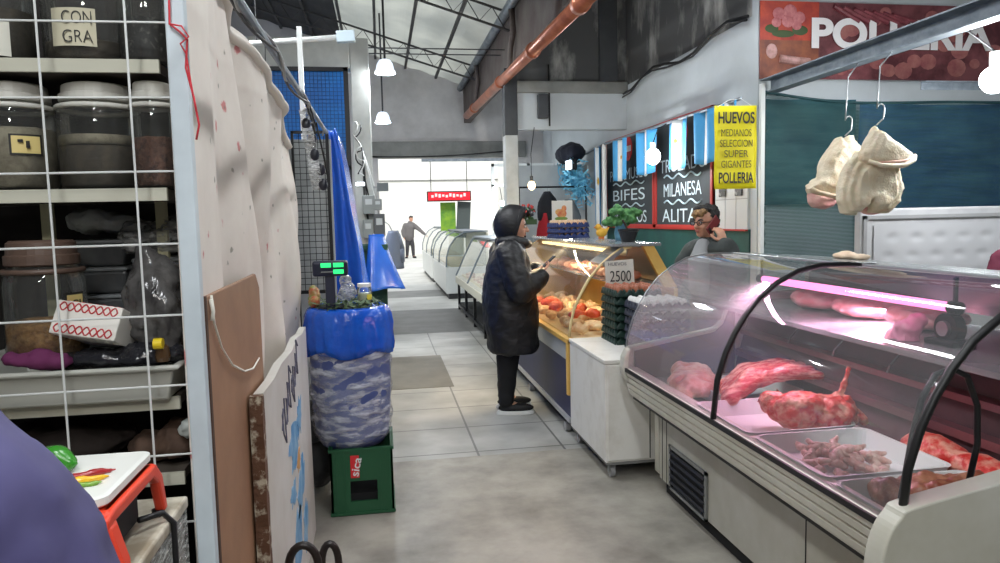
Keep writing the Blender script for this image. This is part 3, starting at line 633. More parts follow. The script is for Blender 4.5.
part('beak', MB().lathe([(.008, 0), (0, .018)], 0, 0, 0, 8).v and MB().tube([(1.828, 6, 1.446), (1.81, 6, 1.443)], [.009, .001], 8), M('orange_beak', (220, 120, 40)), t); part('feet', MB().box(1.855, 1.9, 5.98, 6.02, 1.346, 1.364), M('orange_beak', (220, 120, 40)), t, bevel=.004)
stack(1.745, 6.62, 1.348, 3, m_navy_tray, m_cream_egg, 'cream egg stack on the poultry counter', 'navy blue', 'cream', rot=.1, pitch=.05)
t = thing('chicken_poster', 'small white framed picture of a red hen standing behind the cream eggs', 'picture', (1.76, 6.86, 1.346))
part('frame', MB().box(1.655, 1.86, 6.87, 6.885, 1.346, 1.70), M('white_card', (226, 224, 214)), t, bevel=.003)
mb = MB()
for c, r in (((1.75, 1.575), (.05, .045)), ((1.775, 1.625), (.025, .03)), ((1.72, 1.59), (.035, .03))): mb.ell((c[0], 6.868, c[1]), (r[0], .002, r[1]), nu=16, nv=6)
part('printed_hen', mb, M('print_red', (206, 100, 70), .6, c2=(226, 180, 110), scale=18), t); part('printed_grass', MB().ell((1.745, 6.868, 1.525), (.065, .002, .02)), M('print_green', (120, 150, 70)), t)

# ================================================================== BEHIND THE POULTRY COUNTER
m_chalk = M('chalkboard', (40, 46, 50), .7, c2=(52, 60, 64), scale=2, detail=8); m_redf = M('red_frame', (176, 52, 46), .5); m_ct = M('chalk_letters', (206, 222, 228), .8)
def board(y0, y1, words, lab):
    ym = (y0+y1)/2; t = thing('chalkboard', lab, 'blackboard', (3.08, ym, 1.4)); w = y1-y0
    part('board', MB().box(3.07, 3.095, y0, y1, 1.42, 2.52), m_chalk, t)
    mb = MB().box(3.055, 3.096, y0, y0+.035, 1.4, 2.54).box(3.055, 3.096, y1-.035, y1, 1.4, 2.54).box(3.055, 3.096, y0, y1, 1.4, 1.435).box(3.055, 3.096, y0, y1, 2.505, 2.54)
    part('red_frame', mb, m_redf, t)
    for z, wd, fr in zip((2.06, 1.80, 1.53), words, (.8, .66, .72)): text(wd, t, (3.066, ym, z), w*fr, .14, WEST, m_ct, bold=-.004)
    for z in (1.94, 1.67):
        part('chalk_wave', MB().tube([(3.066, ym+.32*w-.64*w*i/24, z+.022*sin(i*pi/4)) for i in range(25)], .009, 5), M('blue_chalk', (184, 206, 214), .8), t)
    part('red_badge', MB().tube([(3.062, ym, 2.37), (3.07, ym, 2.37)], .15, 28), M('badge_red', (206, 44, 44), .5), t)
    part('badge_band', MB().box(3.058, 3.062, ym-.13, ym+.13, 2.33, 2.40), m_white, t)
    return t
board(7.80, 9.55, ('PATAMUSLO', 'BIFES', 'MENUDOS'), 'red-framed blackboard listing BIFES in chalk, the farther of the two')
board(6.34, 7.76, ('TROZADO', 'MILANESA', 'ALITAS'), 'red-framed blackboard listing MILANESA in chalk, the nearer of the two')
m_teal = M('dark_teal_panel', (30, 84, 78), .6, c2=(24, 66, 64), scale=3)
struct('wainscot_panel', MB().box(3.085, 3.1, 5.7, 9.8, 0, 1.40), m_teal)
struct('trim_3', MB().box(3.06, 3.1, 5.72, 9.8, 1.385, 1.4), m_redf)
def whitetile():
    m = M('white_wall_tiles', (206, 208, 208), .3); return m
struct('tile_panel', MB().box(3.08, 3.1, 5.72, 6.32, 1.4, 2.0), whitetile())
for i, y in enumerate((5.92, 6.12)): struct('trim_%d' % (4+i), MB().box(3.078, 3.081, y-.003, y+.003, 1.4, 2.0), M('grout', (150, 150, 150)))
struct('trim_6', MB().box(3.078, 3.081, 5.72, 6.32, 1.66, 1.666), M('grout', (150, 150, 150)))
for y, lab in ((6.16, 'small dark picture tile on the wall just left of the yellow sign edge'), (5.86, 'small dark picture tile on the wall beside the green mesh')):
    solo('picture_tile', MB().box(3.066, 3.079, y-.06, y+.06, 1.69, 1.83), M('dark_print', (44, 44, 46), .4, c2=(150, 150, 150), scale=25, lo=.5), lab, 'picture', (3.07, y, 1.69))
# rail with bunting
t = thing('bunting_rail', 'thin metal rail carrying the blue and white flags', 'rail', (2.9, 7, 2.45))
part('rail', MB().tube([(2.9, 5.5, 2.46), (2.9, 9.2, 2.47)], .014, 8), m_galv, t); part('far_rail', MB().tube([(2.9, 9.2, 2.47), (2.9, 13.4, 2.2)], .014, 8), m_galv, t)
part('post', MB().tube([(2.9, 9.1, 0), (2.9, 9.1, 2.47)], .03, 10), m_white, t, label='white upright post')
m_lb = M('flag_light_blue', (72, 160, 216), .7); m_fw = M('flag_white', (236, 238, 236), .7); m_sun = M('flag_sun', (226, 178, 60), .7)
def flag(y0, y1, z0, lab):
    t = thing('flag', lab, 'flag', (2.9, (y0+y1)/2, 2.46), 'blue and white flags on the rail'); w = y1-y0
    def P(a, b, off=0.): return lambda u, v: (2.895-off+.028*sin((a+(b-a)*u)*9+y0*5)*(1-.3*v), y1-(a+(b-a)*u)*w*(1-.06*v), 2.455-(2.455-z0)*v-.02*sin((a+(b-a)*u)*pi)*v)
    for nm, a, b, m in (('blue_stripe', 0, .333, m_lb), ('white_stripe', .333, .667, m_fw), ('blue_stripe', .667, 1, m_lb)):
        part(nm, MB().grid(P(a, b), 8, 8), m, t, solid=.003, smooth=True)
    part('sun_emblem', MB().grid(P(.43, .57, .006), 4, 4).v and MB().add([Vector(P(.5+.075*cos(k*pi/8)*(1 if k % 2 else .6), .5, .008)(0, .42+.06*sin(k*pi/8)*(1 if k % 2 else .6))) for k in range(16)], [tuple(range(16))]), m_sun, t)
flag(8.2, 8.72, 1.98, 'blue and white flag farthest along the rail, over the farther blackboard')
flag(7.35, 7.85, 2.0, 'blue and white flag second from the far end, over the blackboard join')
flag(6.5, 7.0, 2.0, 'blue and white flag just past the bright bulb, over the nearer blackboard')
flag(5.92, 6.32, 2.0, 'blue and white flag beside the yellow sign')
flag(5.52, 5.84, 1.96, 'blue and white flag mostly behind the yellow sign')
flag(9.22, 9.5, 1.4, 'long blue and white flag hanging behind the white rail post')
t = thing('bare_bulb', 'bright white bulb hanging between the flags in front of the blackboards', 'lamp', (2.75, 7.02, 2.12))
part('bulb', MB().ell((2.75, 7.02, 2.13), (.075, .075, .085), nu=18, nv=12), M('bulb_light', (235, 246, 255), .3, emit=9), t, smooth=True)
part('socket', MB().tube([(2.75, 7.02, 2.2), (2.75, 7.02, 2.27)], .03, 12), m_white, t); part('flex', MB().tube([(2.75, 7.02, 2.27), (2.8, 7.02, 2.4), (2.9, 7.02, 2.46)], .006, 6), m_black, t)
point('bare_bulb_light', (2.6, 6.95, 2.1), 32, (.94, .98, 1), .08)
t = thing('warm_bulb', 'small warm bulb hanging at the far stall behind the woman', 'lamp', (1.78, 8.4, 1.9))
part('bulb', MB().ell((1.78, 8.4, 1.92), (.045, .045, .055), nu=14, nv=10), M('warm_bulb_light', (255, 226, 176), .3, emit=6), t, smooth=True)
part('socket', MB().tube([(1.78, 8.4, 1.97), (1.78, 8.4, 2.03)], .02, 10), m_black, t); part('flex', MB().tube([(1.78, 8.4, 2.03), (1.8, 8.5, 2.3), (1.9, 8.75, 2.64)], .005, 6), m_black, t)
point('warm_bulb_glow', (1.78, 8.3, 1.9), 8, (1, .85, .6), .05)
# yellow sign
t = thing('yellow_sign', 'yellow hand-lettered paper sign headed HUEVOS hanging beside the green mesh', 'sign', (2.74, 5.3, 1.72))
m_yp = M('yellow_paper', (236, 222, 20), .6, c2=(226, 208, 16), scale=3)
rz = Matrix.Rotation(radians(-4), 3, 'Z')
part('paper', MB().grid(lambda u, v: (2.575+.345*u, 5.3+.012*sin(u*5)+.006*sin(v*9), 1.73+.64*v), 10, 10), m_yp, t, solid=.002, smooth=True)
part('string', MB().tube([(2.6, 5.3, 2.36), (2.75, 5.4, 2.43), (2.9, 5.5, 2.455)], .003, 5).tube([(2.9, 5.3, 2.36), (2.9, 5.5, 2.455)], .003, 5), m_white, t)
for wd, z, w, h, m, b in (('HUEVOS', 2.275, .30, .09, m_ink, .022), ('MEDIANOS', 2.16, .25, .055, M('brown_marker', (96, 92, 40), .7), .0), ('SELECCION', 2.08, .27, .055, MATS['brown_marker'], .0), ('SUPER', 2.0, .2, .055, MATS['brown_marker'], .004), ('GIGANTES', 1.92, .25, .055, MATS['brown_marker'], .0), ('POLLERIA', 1.815, .29, .085, m_ink, .018)):
    text(wd, t, (2.747, 5.278, z), w, h, FRONT, m, bold=b)
# ornament cluster, dark bag
t = thing('tinsel_garland', 'shiny light blue tinsel cluster hanging under the rail behind the egg stack', 'decoration', (2.75, 9.9, 2.1))
rnd = random.Random(5)
for nm, c, r in (('tinsel_tuft', (2.72, 10.9, 2.05), (.16, .45, .16)), ('tinsel_tuft', (2.72, 10.1, 2.12), (.16, .4, .22)), ('tinsel_tuft', (2.74, 9.7, 1.95), (.14, .3, .26))):
    mb = MB()
    for i in range(260):
        p = Vector((rnd.gauss(0, .45)*r[0], rnd.gauss(0, .45)*r[1], rnd.gauss(0, .45)*r[2]))+Vector(c); d = Vector((rnd.gauss(0, 1), rnd.gauss(0, 1), rnd.gauss(0, 1))).normalized()*.055; q = d.orthogonal().normalized()*.012
        mb.add([p-d-q, p+d-q, p+d+q, p-d+q], [(0, 1, 2, 3)])
    part(nm, mb, M('blue_tinsel', (140, 214, 240), .3, .1), t)['kind'] = 'stuff'
solo('cloth_bag', MB().ell((2.74, 10.2, 2.45), (.2, .42, .16)).ell((2.74, 10.75, 2.2), (.1, .14, .14)), M('dark_cloth', (26, 30, 44), .9), 'dark navy rounded cloth bag hanging above the blue tinsel', 'bag', (2.74, 10.2, 2.45), fuse=.03, sm=2, dis=(.03, 6, 2))
t = thing('flood_light', 'small white floodlight hanging among the blue tinsel', 'lamp', (2.66, 9.85, 2.2))
part('face', MB().box(2.6, 2.63, 9.72, 9.95, 2.2, 2.32), M('flood_face', (230, 244, 255), .3, emit=4), t); part('housing', MB().box(2.63, 2.7, 9.7, 9.97, 2.18, 2.34), m_blackmetal, t, bevel=.01)

# ================================================================== MESH CURTAIN, BANNER, BEAMS
def meshmat():
    m = bpy.data.materials.new('green_shade_cloth'); m.use_nodes = True; nt = m.node_tree; n = nt.nodes; L = nt.links; b = n['Principled BSDF']; b.inputs['Roughness'].default_value = .75
    tc = n.new('ShaderNodeTexCoord'); w = n.new('ShaderNodeTexWave'); w.bands_direction = 'Z'; w.inputs['Scale'].default_value = 28; w.inputs['Distortion'].default_value = 1.2; w.inputs['Detail'].default_value = 2; L.new(tc.outputs['Object'], w.inputs[0])
    nz = n.new('ShaderNodeTexNoise'); nz.inputs['Scale'].default_value = 2.5; nz.inputs['Detail'].default_value = 6; mp = n.new('ShaderNodeMapping'); mp.inputs['Scale'].default_value = (1, 1, 5); L.new(tc.outputs['Object'], mp.inputs[0]); L.new(mp.outputs[0], nz.inputs[0])
    r = n.new('ShaderNodeValToRGB'); r.color_ramp.elements[0].position = .3; r.color_ramp.elements[1].position = .7; r.color_ramp.elements[0].color = (*lin((34, 68, 74)), 1); r.color_ramp.elements[1].color = (*lin((64, 104, 100)), 1); L.new(nz.outputs[0], r.inputs[0]); L.new(r.outputs[0], b.inputs['Base Color'])
    mr = n.new('ShaderNodeMapRange'); mr.inputs[3].default_value = .25; mr.inputs[4].default_value = .9; L.new(w.outputs['Fac'], mr.inputs[0]); L.new(mr.outputs[0], b.inputs['Alpha']); return m
def sag(u): return .10*sin(pi*u)+.02*sin(u*9)
t = thing('shade_cloth', 'green woven shade cloth hung behind the meat stall', 'curtain', (4.5, 5.5, .8))
part('cloth', MB().grid(lambda u, v: (3.06+3.2*u, 5.47+.025*sin(u*26+v*2)+.015*sin(u*11), .75+(1.76-sag(u))*v), 60, 12), meshmat(), t, smooth=True)
part('hem', MB().tube([(3.06+3.2*i/40, 5.465, 2.51-sag(i/40)) for i in range(41)], .012, 6), M('teal_hem', (30, 70, 74), .7), t)
part('side_lacing', MB().tube([(3.075+.012*sin(i*2.4), 5.45, .8+i*.035) for i in range(50)], .012, 6), M('dark_lacing', (38, 62, 60), .8), t)
solo('blue_tarp', MB().grid(lambda u, v: (3.98+2.3*u, 5.53+.02*sin(u*14+v*3), 1.25+1.17*v), 24, 8), M('blue_tarp', (34, 92, 160), .4, c2=(26, 72, 132), scale=3, bump=.3, bscale=5), 'blue tarpaulin hanging behind the shade cloth on its right half', 'tarpaulin', (4.9, 5.53, 1.25), solid=.004, smooth=True)
solo('teal_cloth', MB().grid(lambda u, v: (3.1+.85*u, 5.535+.015*sin(u*9), 1.6+.86*v), 12, 6), M('teal_cloth', (30, 92, 104), .7, c2=(24, 72, 92), scale=4), 'blue teal cloth patch behind the upper corner of the shade cloth', 'cloth', (3.5, 5.53, 1.6), solid=.003, smooth=True)
solo('corner_post', MB().box(3.02, 3.055, 5.4, 5.44, 0, 2.56), m_white, 'white upright post at the left edge of the green shade cloth', 'post', (3.03, 5.42, 0), bevel=.003)
# banner
t = thing('shop_banner', 'large meat-photo banner lettered POLLERIA above the green shade cloth', 'banner', (4.6, 5.57, 2.6))
m_ban = M('banner_print', (84, 36, 42), .4, c2=(128, 72, 76), scale=3.5, detail=5, lo=.4, hi=.6)
part('sheet', MB().box(3.1, 6.3, 5.575, 5.585, 2.63, 3.25), m_ban, t)
part('printed_panel', MB().box(3.1, 3.62, 5.57, 5.574, 2.94, 3.25), M('banner_orange_red', (196, 74, 46), .4, c2=(150, 40, 36), scale=7), t)
part('printed_panel', MB().box(3.1, 3.62, 5.57, 5.574, 2.63, 2.94), M('banner_brown', (150, 84, 52), .4, c2=(110, 56, 44), scale=6), t)
def disc(cx, cz, rx, rz, y, n=20): return MB().ell((cx, y, cz), (rx, .003, rz), nu=n, nv=6)
mb = MB()
for (x, z, r) in ((3.26, 3.15, .05), (3.36, 3.17, .055), (3.44, 3.12, .05), (3.34, 3.09, .05), (3.24, 3.08, .04), (3.42, 3.06, .04)): mb.ell((x, 5.566, z), (r*1.1, .004, r), nu=14, nv=6)
part('printed_meatballs', mb, M('banner_pink', (206, 130, 130), .4, c2=(170, 84, 90), scale=16), t)
part('printed_leaves', MB().ell((3.2, 5.568, 3.03), (.06, .003, .035)).ell((3.45, 5.568, 3.02), (.07, .003, .04)).ell((3.3, 5.568, 2.99), (.1, .003, .03)), M('banner_green', (66, 84, 48), .5), t)
part('printed_sausages', MB().tube([(3.27, 5.566, 2.79), (3.40, 5.566, 2.775), (3.53, 5.566, 2.765)], .034, 10, flat=1).ell((3.2, 5.566, 2.85), (.05, .004, .06)), M('banner_pale_pink', (206, 160, 156), .4, c2=(150, 110, 100), scale=14), t)
mb = MB(); rnd = random.Random(8)
for i in range(34):
    x = rnd.uniform(3.68, 6.1); z = rnd.uniform(2.7, 3.2); r = rnd.uniform(.04, .08); mb.ell((x, 5.5715, z), (r*1.2, .0035, r), nu=12, nv=6)
part('printed_cuts', mb, M('banner_cuts', (140, 74, 78), .4, c2=(172, 112, 104), scale=9), t)['kind'] = 'stuff'
mb = MB()
for i in range(7): mb.tube([(3.75+i*.09, 5.569, 3.22-i*.01), (3.98+i*.09, 5.569, 3.10)], .022, 8)
part('printed_sausages', mb, M('banner_dark_pink', (140, 70, 78), .4, c2=(110, 48, 56), scale=9), t)
text('POLLERIA', t, (4.40, 5.56, 3.0), 1.7, .25, FRONT, M('banner_white', (236, 232, 232), .5), bold=.035, ext=.002)
text('CARNES', t, (5.3, 5.56, 2.74), .8, .13, FRONT, MATS['banner_pink'], bold=.0, ext=.001) if False else None
# steel channel running from the wall corner towards the camera, angle bar
t = thing('steel_channel', 'galvanised steel channel running overhead from the banner towards the camera', 'beam', (3.1, 3.5, 2.5))
part('web', MB().box(3.19, 3.2, 1.5, 5.56, 2.50, 2.62), m_galv, t); part('flange', MB().box(3.10, 3.2, 1.5, 5.56, 2.61, 2.62), m_galv, t); part('flange', MB().box(3.10, 3.2, 1.5, 5.56, 2.50, 2.51), m_galv, t)
solo('angle_bar', MB().box(3.9, 5.6, 4.7, 4.75, 2.45, 2.456).box(3.9, 5.6, 4.744, 4.75, 2.40, 2.456), m_galv, 'short grey angle bar hanging below the banner near the bright lamp', 'bar', (4.7, 4.72, 2.42))
t = thing('led_lamp', 'very bright white lamp under the steel channel at the meat stall', 'lamp', (3.78, 4.0, 2.25))
part('bulb', MB().ell((3.80, 4.0, 2.33), (.085, .085, .085), nu=18, nv=12), M('led_light', (240, 248, 255), .3, emit=14), t, smooth=True)
part('socket', MB().tube([(3.80, 4.0, 2.41), (3.80, 4.0, 2.5)], .035, 12), m_white, t); part('flex', MB().tube([(3.80, 4.0, 2.5), (3.6, 4.0, 2.62), (3.16, 4.0, 2.622)], .006, 6), m_black, t)
point('led_lamp_light', (3.7, 3.9, 2.2), 55, (.93, .97, 1), .1)
# hooks and tripe
def hook(x, y, ztop, z, lab):
    pts = [(3.125, y, ztop)]+[(x+.02-.005*i, y, ztop-(ztop-z-.1)*i/4) for i in range(1, 5)]
    for k in range(8): a = pi*k/7; pts.append((x+.025-.025*cos(a), y, z+.1-.0+.028*sin(a)))
    pts += [(x+.045, y, z+.04), (x, y, z)]
    return solo('hanging_hook', MB().tube(pts, .0045, 6), m_steel, lab, 'hook', (x, y, z), smooth=True)
hook(3.04, 4.37, 2.5, 2.03, 'thin wire hook with the smaller piece of tripe, hung from the steel channel')
hook(3.03, 4.05, 2.5, 2.06, 'thin wire hook with the larger piece of tripe, hung from the steel channel')
m_tripe = M('tripe', (232, 220, 196), .55, c2=(216, 196, 164), scale=9, detail=7, bump=.5, bscale=90, sss=.1)
# big folded tripe: hood-like upper fold over a hanging body
def tripe(spec, name, lab, at, dis, extra=None):
    mb = MB()
    for s_ in spec: mb.chain(*s_)
    t = thing(name, lab, 'tripe', at)
    part('body', mb, m_tripe, t, fuse=.009, sm=2, dis=dis)
    if extra: part('pink_underside', extra, M('pink_tissue', (222, 150, 150), .45, c2=(232, 190, 176), scale=12, bump=.3), t, fuse=.01, sm=2, dis=(.008, 14, 2))
def P3(px_list, y): return px_list
def slab_of(mb, poly, y, th):
    cx = sum(p[0] for p in poly)/len(poly); cz = sum(p[1] for p in poly)/len(poly)
    for k, t_ in ((1, .4), (.86, .75), (.66, 1)): mb.prism([(cx+(x-cx)*k, cz+(z-cz)*k) for x, z in poly], y-th*t_, y+th*t_)
    return mb
BODY = [(2.84, 1.83), (2.92, 1.90), (3.05, 1.92), (3.16, 1.85), (3.21, 1.67), (3.19, 1.59), (3.15, 1.55), (3.11, 1.52), (2.99, 1.52), (2.97, 1.59), (2.94, 1.61), (2.92, 1.58), (2.91, 1.54), (2.89, 1.51), (2.82, 1.52), (2.79, 1.6), (2.79, 1.68), (2.82, 1.78)]
HOOD = [(2.96, 2.02), (3.0, 2.02), (3.07, 1.98), (3.14, 1.93), (3.23, 1.87), (3.22, 1.83), (3.16, 1.79), (3.10, 1.785), (3.0, 1.80), (2.92, 1.81), (2.89, 1.84), (2.89, 1.89), (2.92, 1.95)]
LEFT = [(3.02, 2.02), (3.04, 2.03), (3.05, 1.97), (3.07, 2.03), (3.12, 2.04), (3.13, 2.0), (3.18, 1.97), (3.17, 1.86), (3.1, 1.78), (3.06, 1.66), (3.03, 1.6), (2.94, 1.61), (2.88, 1.63), (2.82, 1.66), (2.8, 1.69), (2.88, 1.74), (2.9, 1.82), (2.92, 1.89), (2.97, 1.97)]
POUCH = [(2.82, 1.67), (2.9, 1.64), (2.99, 1.63), (3.03, 1.6), (2.99, 1.57), (2.93, 1.55), (2.86, 1.57), (2.83, 1.6)]
PINKP = [(2.96, 1.62), (3.04, 1.66), (3.14, 1.62), (3.16, 1.56), (3.1, 1.515), (3.0, 1.515), (2.95, 1.55)]
m_pinkt = M('pink_tissue', (222, 150, 150), .45, c2=(232, 190, 176), scale=12, bump=.3)
t = thing('tripe', 'larger cream piece of tripe with a folded flap, hanging from a hook', 'tripe', (3.03, 4.05, 1.52))
part('body', slab_of(MB(), BODY, 4.06, .10), m_tripe, t, fuse=.010, sm=7, dis=(.010, 12, 4))
mb = slab_of(MB(), HOOD, 4.0, .085); mb.ell((3.0, 4.03, 2.01), (.03, .03, .04))
f_ = part('folded_flap', mb, m_tripe, t, fuse=.010, sm=6, dis=(.007, 14, 8))
part('flap_lip', MB().tube([(2.90, 3.94, 1.835), (2.96, 3.905, 1.805), (3.04, 3.90, 1.80), (3.12, 3.91, 1.805), (3.20, 3.935, 1.84), (3.225, 3.96, 1.865)], [.010, .014, .015, .016, .016, .012], 8), m_tripe, f_, smooth=True)
part('flap_mouth', MB().tube([(2.94, 3.925, 1.825), (3.02, 3.908, 1.822), (3.11, 3.912, 1.828), (3.18, 3.93, 1.85)], [.004, .009, .010, .006], 8), M('dull_pink_tissue', (196, 150, 132), .6), f_, smooth=True)
part('pink_underside', slab_of(MB(), PINKP, 4.10, .07), m_pinkt, t, fuse=.01, sm=4, dis=(.008, 14, 2))
t = thing('tripe', 'smaller cream piece of tripe hanging left of the larger one', 'tripe', (3.03, 4.4, 1.55))
part('body', slab_of(MB(), LEFT, 4.42, .09), m_tripe, t, fuse=.010, sm=5, dis=(.012, 12, 6))
part('pink_underside', slab_of(MB(), POUCH, 4.43, .07), m_pinkt, t, fuse=.01, sm=4, dis=(.006, 14, 2))
part('pouch_rim', MB().tube([(2.80, 4.35, 1.69), (2.84, 4.335, 1.665), (2.92, 4.33, 1.645), (3.0, 4.34, 1.64)], [.008, .011, .011, .008], 8), m_tripe, t, smooth=True)
# chest freezer with its lid standing up
t = thing('chest_freezer', 'grey-white chest freezer with its dented lid standing open behind the meat counter', 'freezer', (4.0, 4.25, 0))
m_fr = M('freezer_enamel', (196, 196, 196), .4, c2=(176, 176, 178), scale=3)
mb = MB().box(3.33, 5.0, 3.95, 4.0, .04, .9).box(3.33, 5.0, 4.5, 4.58, .04, .9).box(3.33, 3.4, 3.95, 4.58, .04, .9).box(4.93, 5.0, 3.95, 4.58, .04, .9).box(3.33, 5.0, 3.95, 4.58, .04, .3)
part('body', mb, m_fr, t)
ld = part('lid', MB().box(3.33, 5.0, 4.6, 4.67, .93, 1.55), m_fr, t, bevel=.015)
def dents(u, v):
    x = 3.43+1.47*u; z = 1.0+.44*v; d = 0
    for i in range(8):
        for j in range(3):
            cx, cz = 3.52+.19*i+.03*j, 1.08+.13*j; d += .012*math.exp(-(((x-cx)/.045)**2+((z-cz)/.028)**2))
    return (x, 4.588+d*.8, z)
part('lid_liner', MB().grid(dents, 90, 40), M('freezer_liner', (186, 186, 188), .5), ld, smooth=True)
part('lid_seal', MB().box(3.35, 4.98, 4.585, 4.6, 1.475, 1.5).box(3.35, 3.375, 4.585, 4.6, .95, 1.5).box(4.955, 4.98, 4.585, 4.6, .95, 1.5), M('seal_grey', (150, 150, 150)), ld)
part('castor', MB().box(3.4, 3.5, 4.0, 4.1, 0, .04).box(4.8, 4.9, 4.0, 4.1, 0, .04).box(3.4, 3.5, 4.45, 4.55, 0, .04).box(4.8, 4.9, 4.45, 4.55, 0, .04), m_dark, t)
solo('burgundy_bag', MB().ell((3.86, 3.99, 1.02), (.14, .08, .13)).ell((3.90, 3.99, 1.14), (.11, .07, .14)), M('burgundy_cloth', (96, 24, 50), .8), 'burgundy cloth bag on the front edge of the open freezer', 'bag', (3.87, 3.99, .9), fuse=.02, dis=(.02, 9, 3))

# ================================================================== FAR COUNTERS AND STALLS
def far_counter(y0, y1, xf, zf, legs, curved, lab, seed):
    t = thing('far_display_counter', lab, 'counter', (xf+.4, (y0+y1)/2, 0), 'glass counters farther along the aisle')
    cream = M('cream_counter', (214, 210, 190), .5)
    if legs:
        part('body', MB().box(xf, xf+.85, y0, y1, zf-.12, zf), cream, t, bevel=.008)
        for x in (xf+.05, xf+.78):
            for y in [y0+.06+(y1-y0-.12)*i/3 for i in range(4)]: part('leg', MB().box(x-.02, x+.02, y-.02, y+.02, 0, zf-.12), m_blackmetal, t)
        part('foot_rail', MB().box(xf+.03, xf+.07, y0+.04, y1-.04, .06, .10).box(xf+.76, xf+.8, y0+.04, y1-.04, .06, .1), m_blackmetal, t)
        part('lower_shelf', MB().box(xf+.06, xf+.78, y0+.1, y1-.1, .10, .13), m_dark, t)
    else:
        part('body', MB().box(xf, xf+.85, y0, y1, .1, zf), m_white, t, bevel=.02); part('plinth', MB().box(xf+.05, xf+.8, y0+.03, y1-.03, 0, .1), m_darksteel, t)
    if curved: g = [(xf+.01, zf), (xf+.02, zf+.2), (xf+.08, zf+.4), (xf+.2, zf+.57), (xf+.36, zf+.66), (xf+.55, zf+.68)]
    else: g = [(xf+.01, zf), (xf+.07, zf+.12), (xf+.15, zf+.3), (xf+.23, zf+.46), (xf+.31, zf+.62), (xf+.55, zf+.66)]
    part('front_glass', MB().grid(lambda u, v: (g[round(u*5)][0], y0+(y1-y0)*v, g[round(u*5)][1]), 5, 1), glassy('far_glass', haze=.16, gloss=.9, hazecol=(.75, .85, .82)), t, smooth=True)
    part('end_glass', MB().prism(g+[(xf+.8, zf+.66), (xf+.8, zf)], y0+.01, y0+.016), MATS['far_glass'], t)
    for y in (y0, (y0+y1)/2, y1): part('glass_frame', MB().tube([(x, y, z) for x, z in g], .014, 6), m_galv, t)
    part('top_rail', MB().box(g[4][0], xf+.84, y0, y1, g[5][1]-.01, g[5][1]+.015), m_galv, t)
    part('back', MB().box(xf+.8, xf+.84, y0, y1, zf, zf+.66), cream, t)
    part('tray_row', MB().box(xf+.1, xf+.75, y0+.06, y1-.06, zf, zf+.03), M('lit_deck', (236, 214, 170)), t)
    return t
far_counter(9.05, 12.3, 1.24, .58, True, False, 'glass fronted counter on black legs just beyond the woman in black', 1)
far_counter(13.9, 17.4, 1.22, .62, False, True, 'white rounded glass counter past the counter on black legs', 2)
far_counter(17.8, 21.5, 1.2, .66, False, True, 'white rounded counter farthest along the aisle', 3)
rnd = random.Random(12); fp = None
for i in range(16):
    at = (1.42+.22*(i % 3)+rnd.uniform(-.03, .03), 9.3+.17*i, .63)
    mb = MB().ell((0, 0, 0), (.07, .09, .03)).ell((.03, .03, .01), (.04, .05, .03))
    if fp is None: fp = solo('cold_cut', mb, meat('far_meat', (226, 190, 170), (200, 130, 110), 9), 'pale piece of food on the deck of the counter with black legs', 'food', (0, 0, 0), 'food on the counter with black legs', smooth=True); fp.location = at
    else: dup(fp, at, rotz=rnd.uniform(0, 6))
t = thing('led_sign', 'red illuminated strip sign hanging over the far counters', 'sign', (1.64, 17, 1.95))
part('case', MB().box(1.1, 2.14, 17, 17.08, 1.97, 2.21), M('sign_case', (60, 20, 22), .4), t, bevel=.01)
part('lit_face', MB().box(1.13, 2.11, 16.99, 17, 2.0, 2.18), M('sign_red', (220, 20, 36), .4, emit=1.2), t)
text('CARNICERIA', t, (1.62, 16.985, 2.09), .86, .10, FRONT, M('sign_letters', (255, 150, 150), .4, emit=2.2), bold=.01) if False else part('lit_dots', MB().add(*(lambda bs: (bs.v, bs.f))((lambda m: [m.box(1.2+.084*i, 1.2+.084*i+.055, 16.984, 16.99, 2.06+.02*(i % 2), 2.12+.012*((i*3) % 4)) for i in range(10)] and m)(MB()))), M('sign_letters', (255, 150, 150), .4, emit=2.0), t)
part('hanger', MB().tube([(1.2, 17.04, 2.2), (1.2, 17.04, 2.9)], .01, 6).tube([(2.05, 17.04, 2.2), (2.05, 17.04, 2.9)], .01, 6), m_darksteel, t)
part('hanger_beam', MB().box(1.0, 5.4, 17.0, 17.08, 2.9, 2.98), m_galv, t)
solo('green_poster', MB().box(1.42, 1.78, 17.2, 17.22, 1.28, 1.95), M('lime_poster', (150, 190, 50), .6, c2=(90, 150, 60), scale=5), 'lime green poster under the red strip sign', 'poster', (1.6, 17.2, 1.28))
solo('dark_board', MB().box(1.8, 2.12, 17.15, 17.18, 1.1, 1.96, Matrix.Rotation(radians(4), 3, 'Y')), M('slate_board', (84, 92, 90), .7), 'dark slate board beside the lime green poster', 'board', (1.95, 17.16, 1.1))
solo('green_curtain', MB().grid(lambda u, v: (2.15+1.0*u, 12.9+.03*sin(u*30), .3+1.55*v), 30, 4), M('aqua_curtain', (92, 150, 140), .6, c2=(120, 172, 164), scale=3), 'aqua green curtain behind the counter with black legs', 'curtain', (2.6, 12.9, .3), solid=.006, smooth=True)
t = thing('far_stall', 'white metal frame around the far stall, with one cross rail', 'frame', (2.3, 12.6, 0))
for x in (1.98, 2.62): part('post', MB().box(x-.025, x+.025, 12.6, 12.65, 0, 2.5), m_white, t)
part('rail', MB().box(1.95, 3.08, 12.6, 12.65, 2.1, 2.14).box(1.95, 3.08, 12.6, 12.65, 2.45, 2.5), m_white, t)
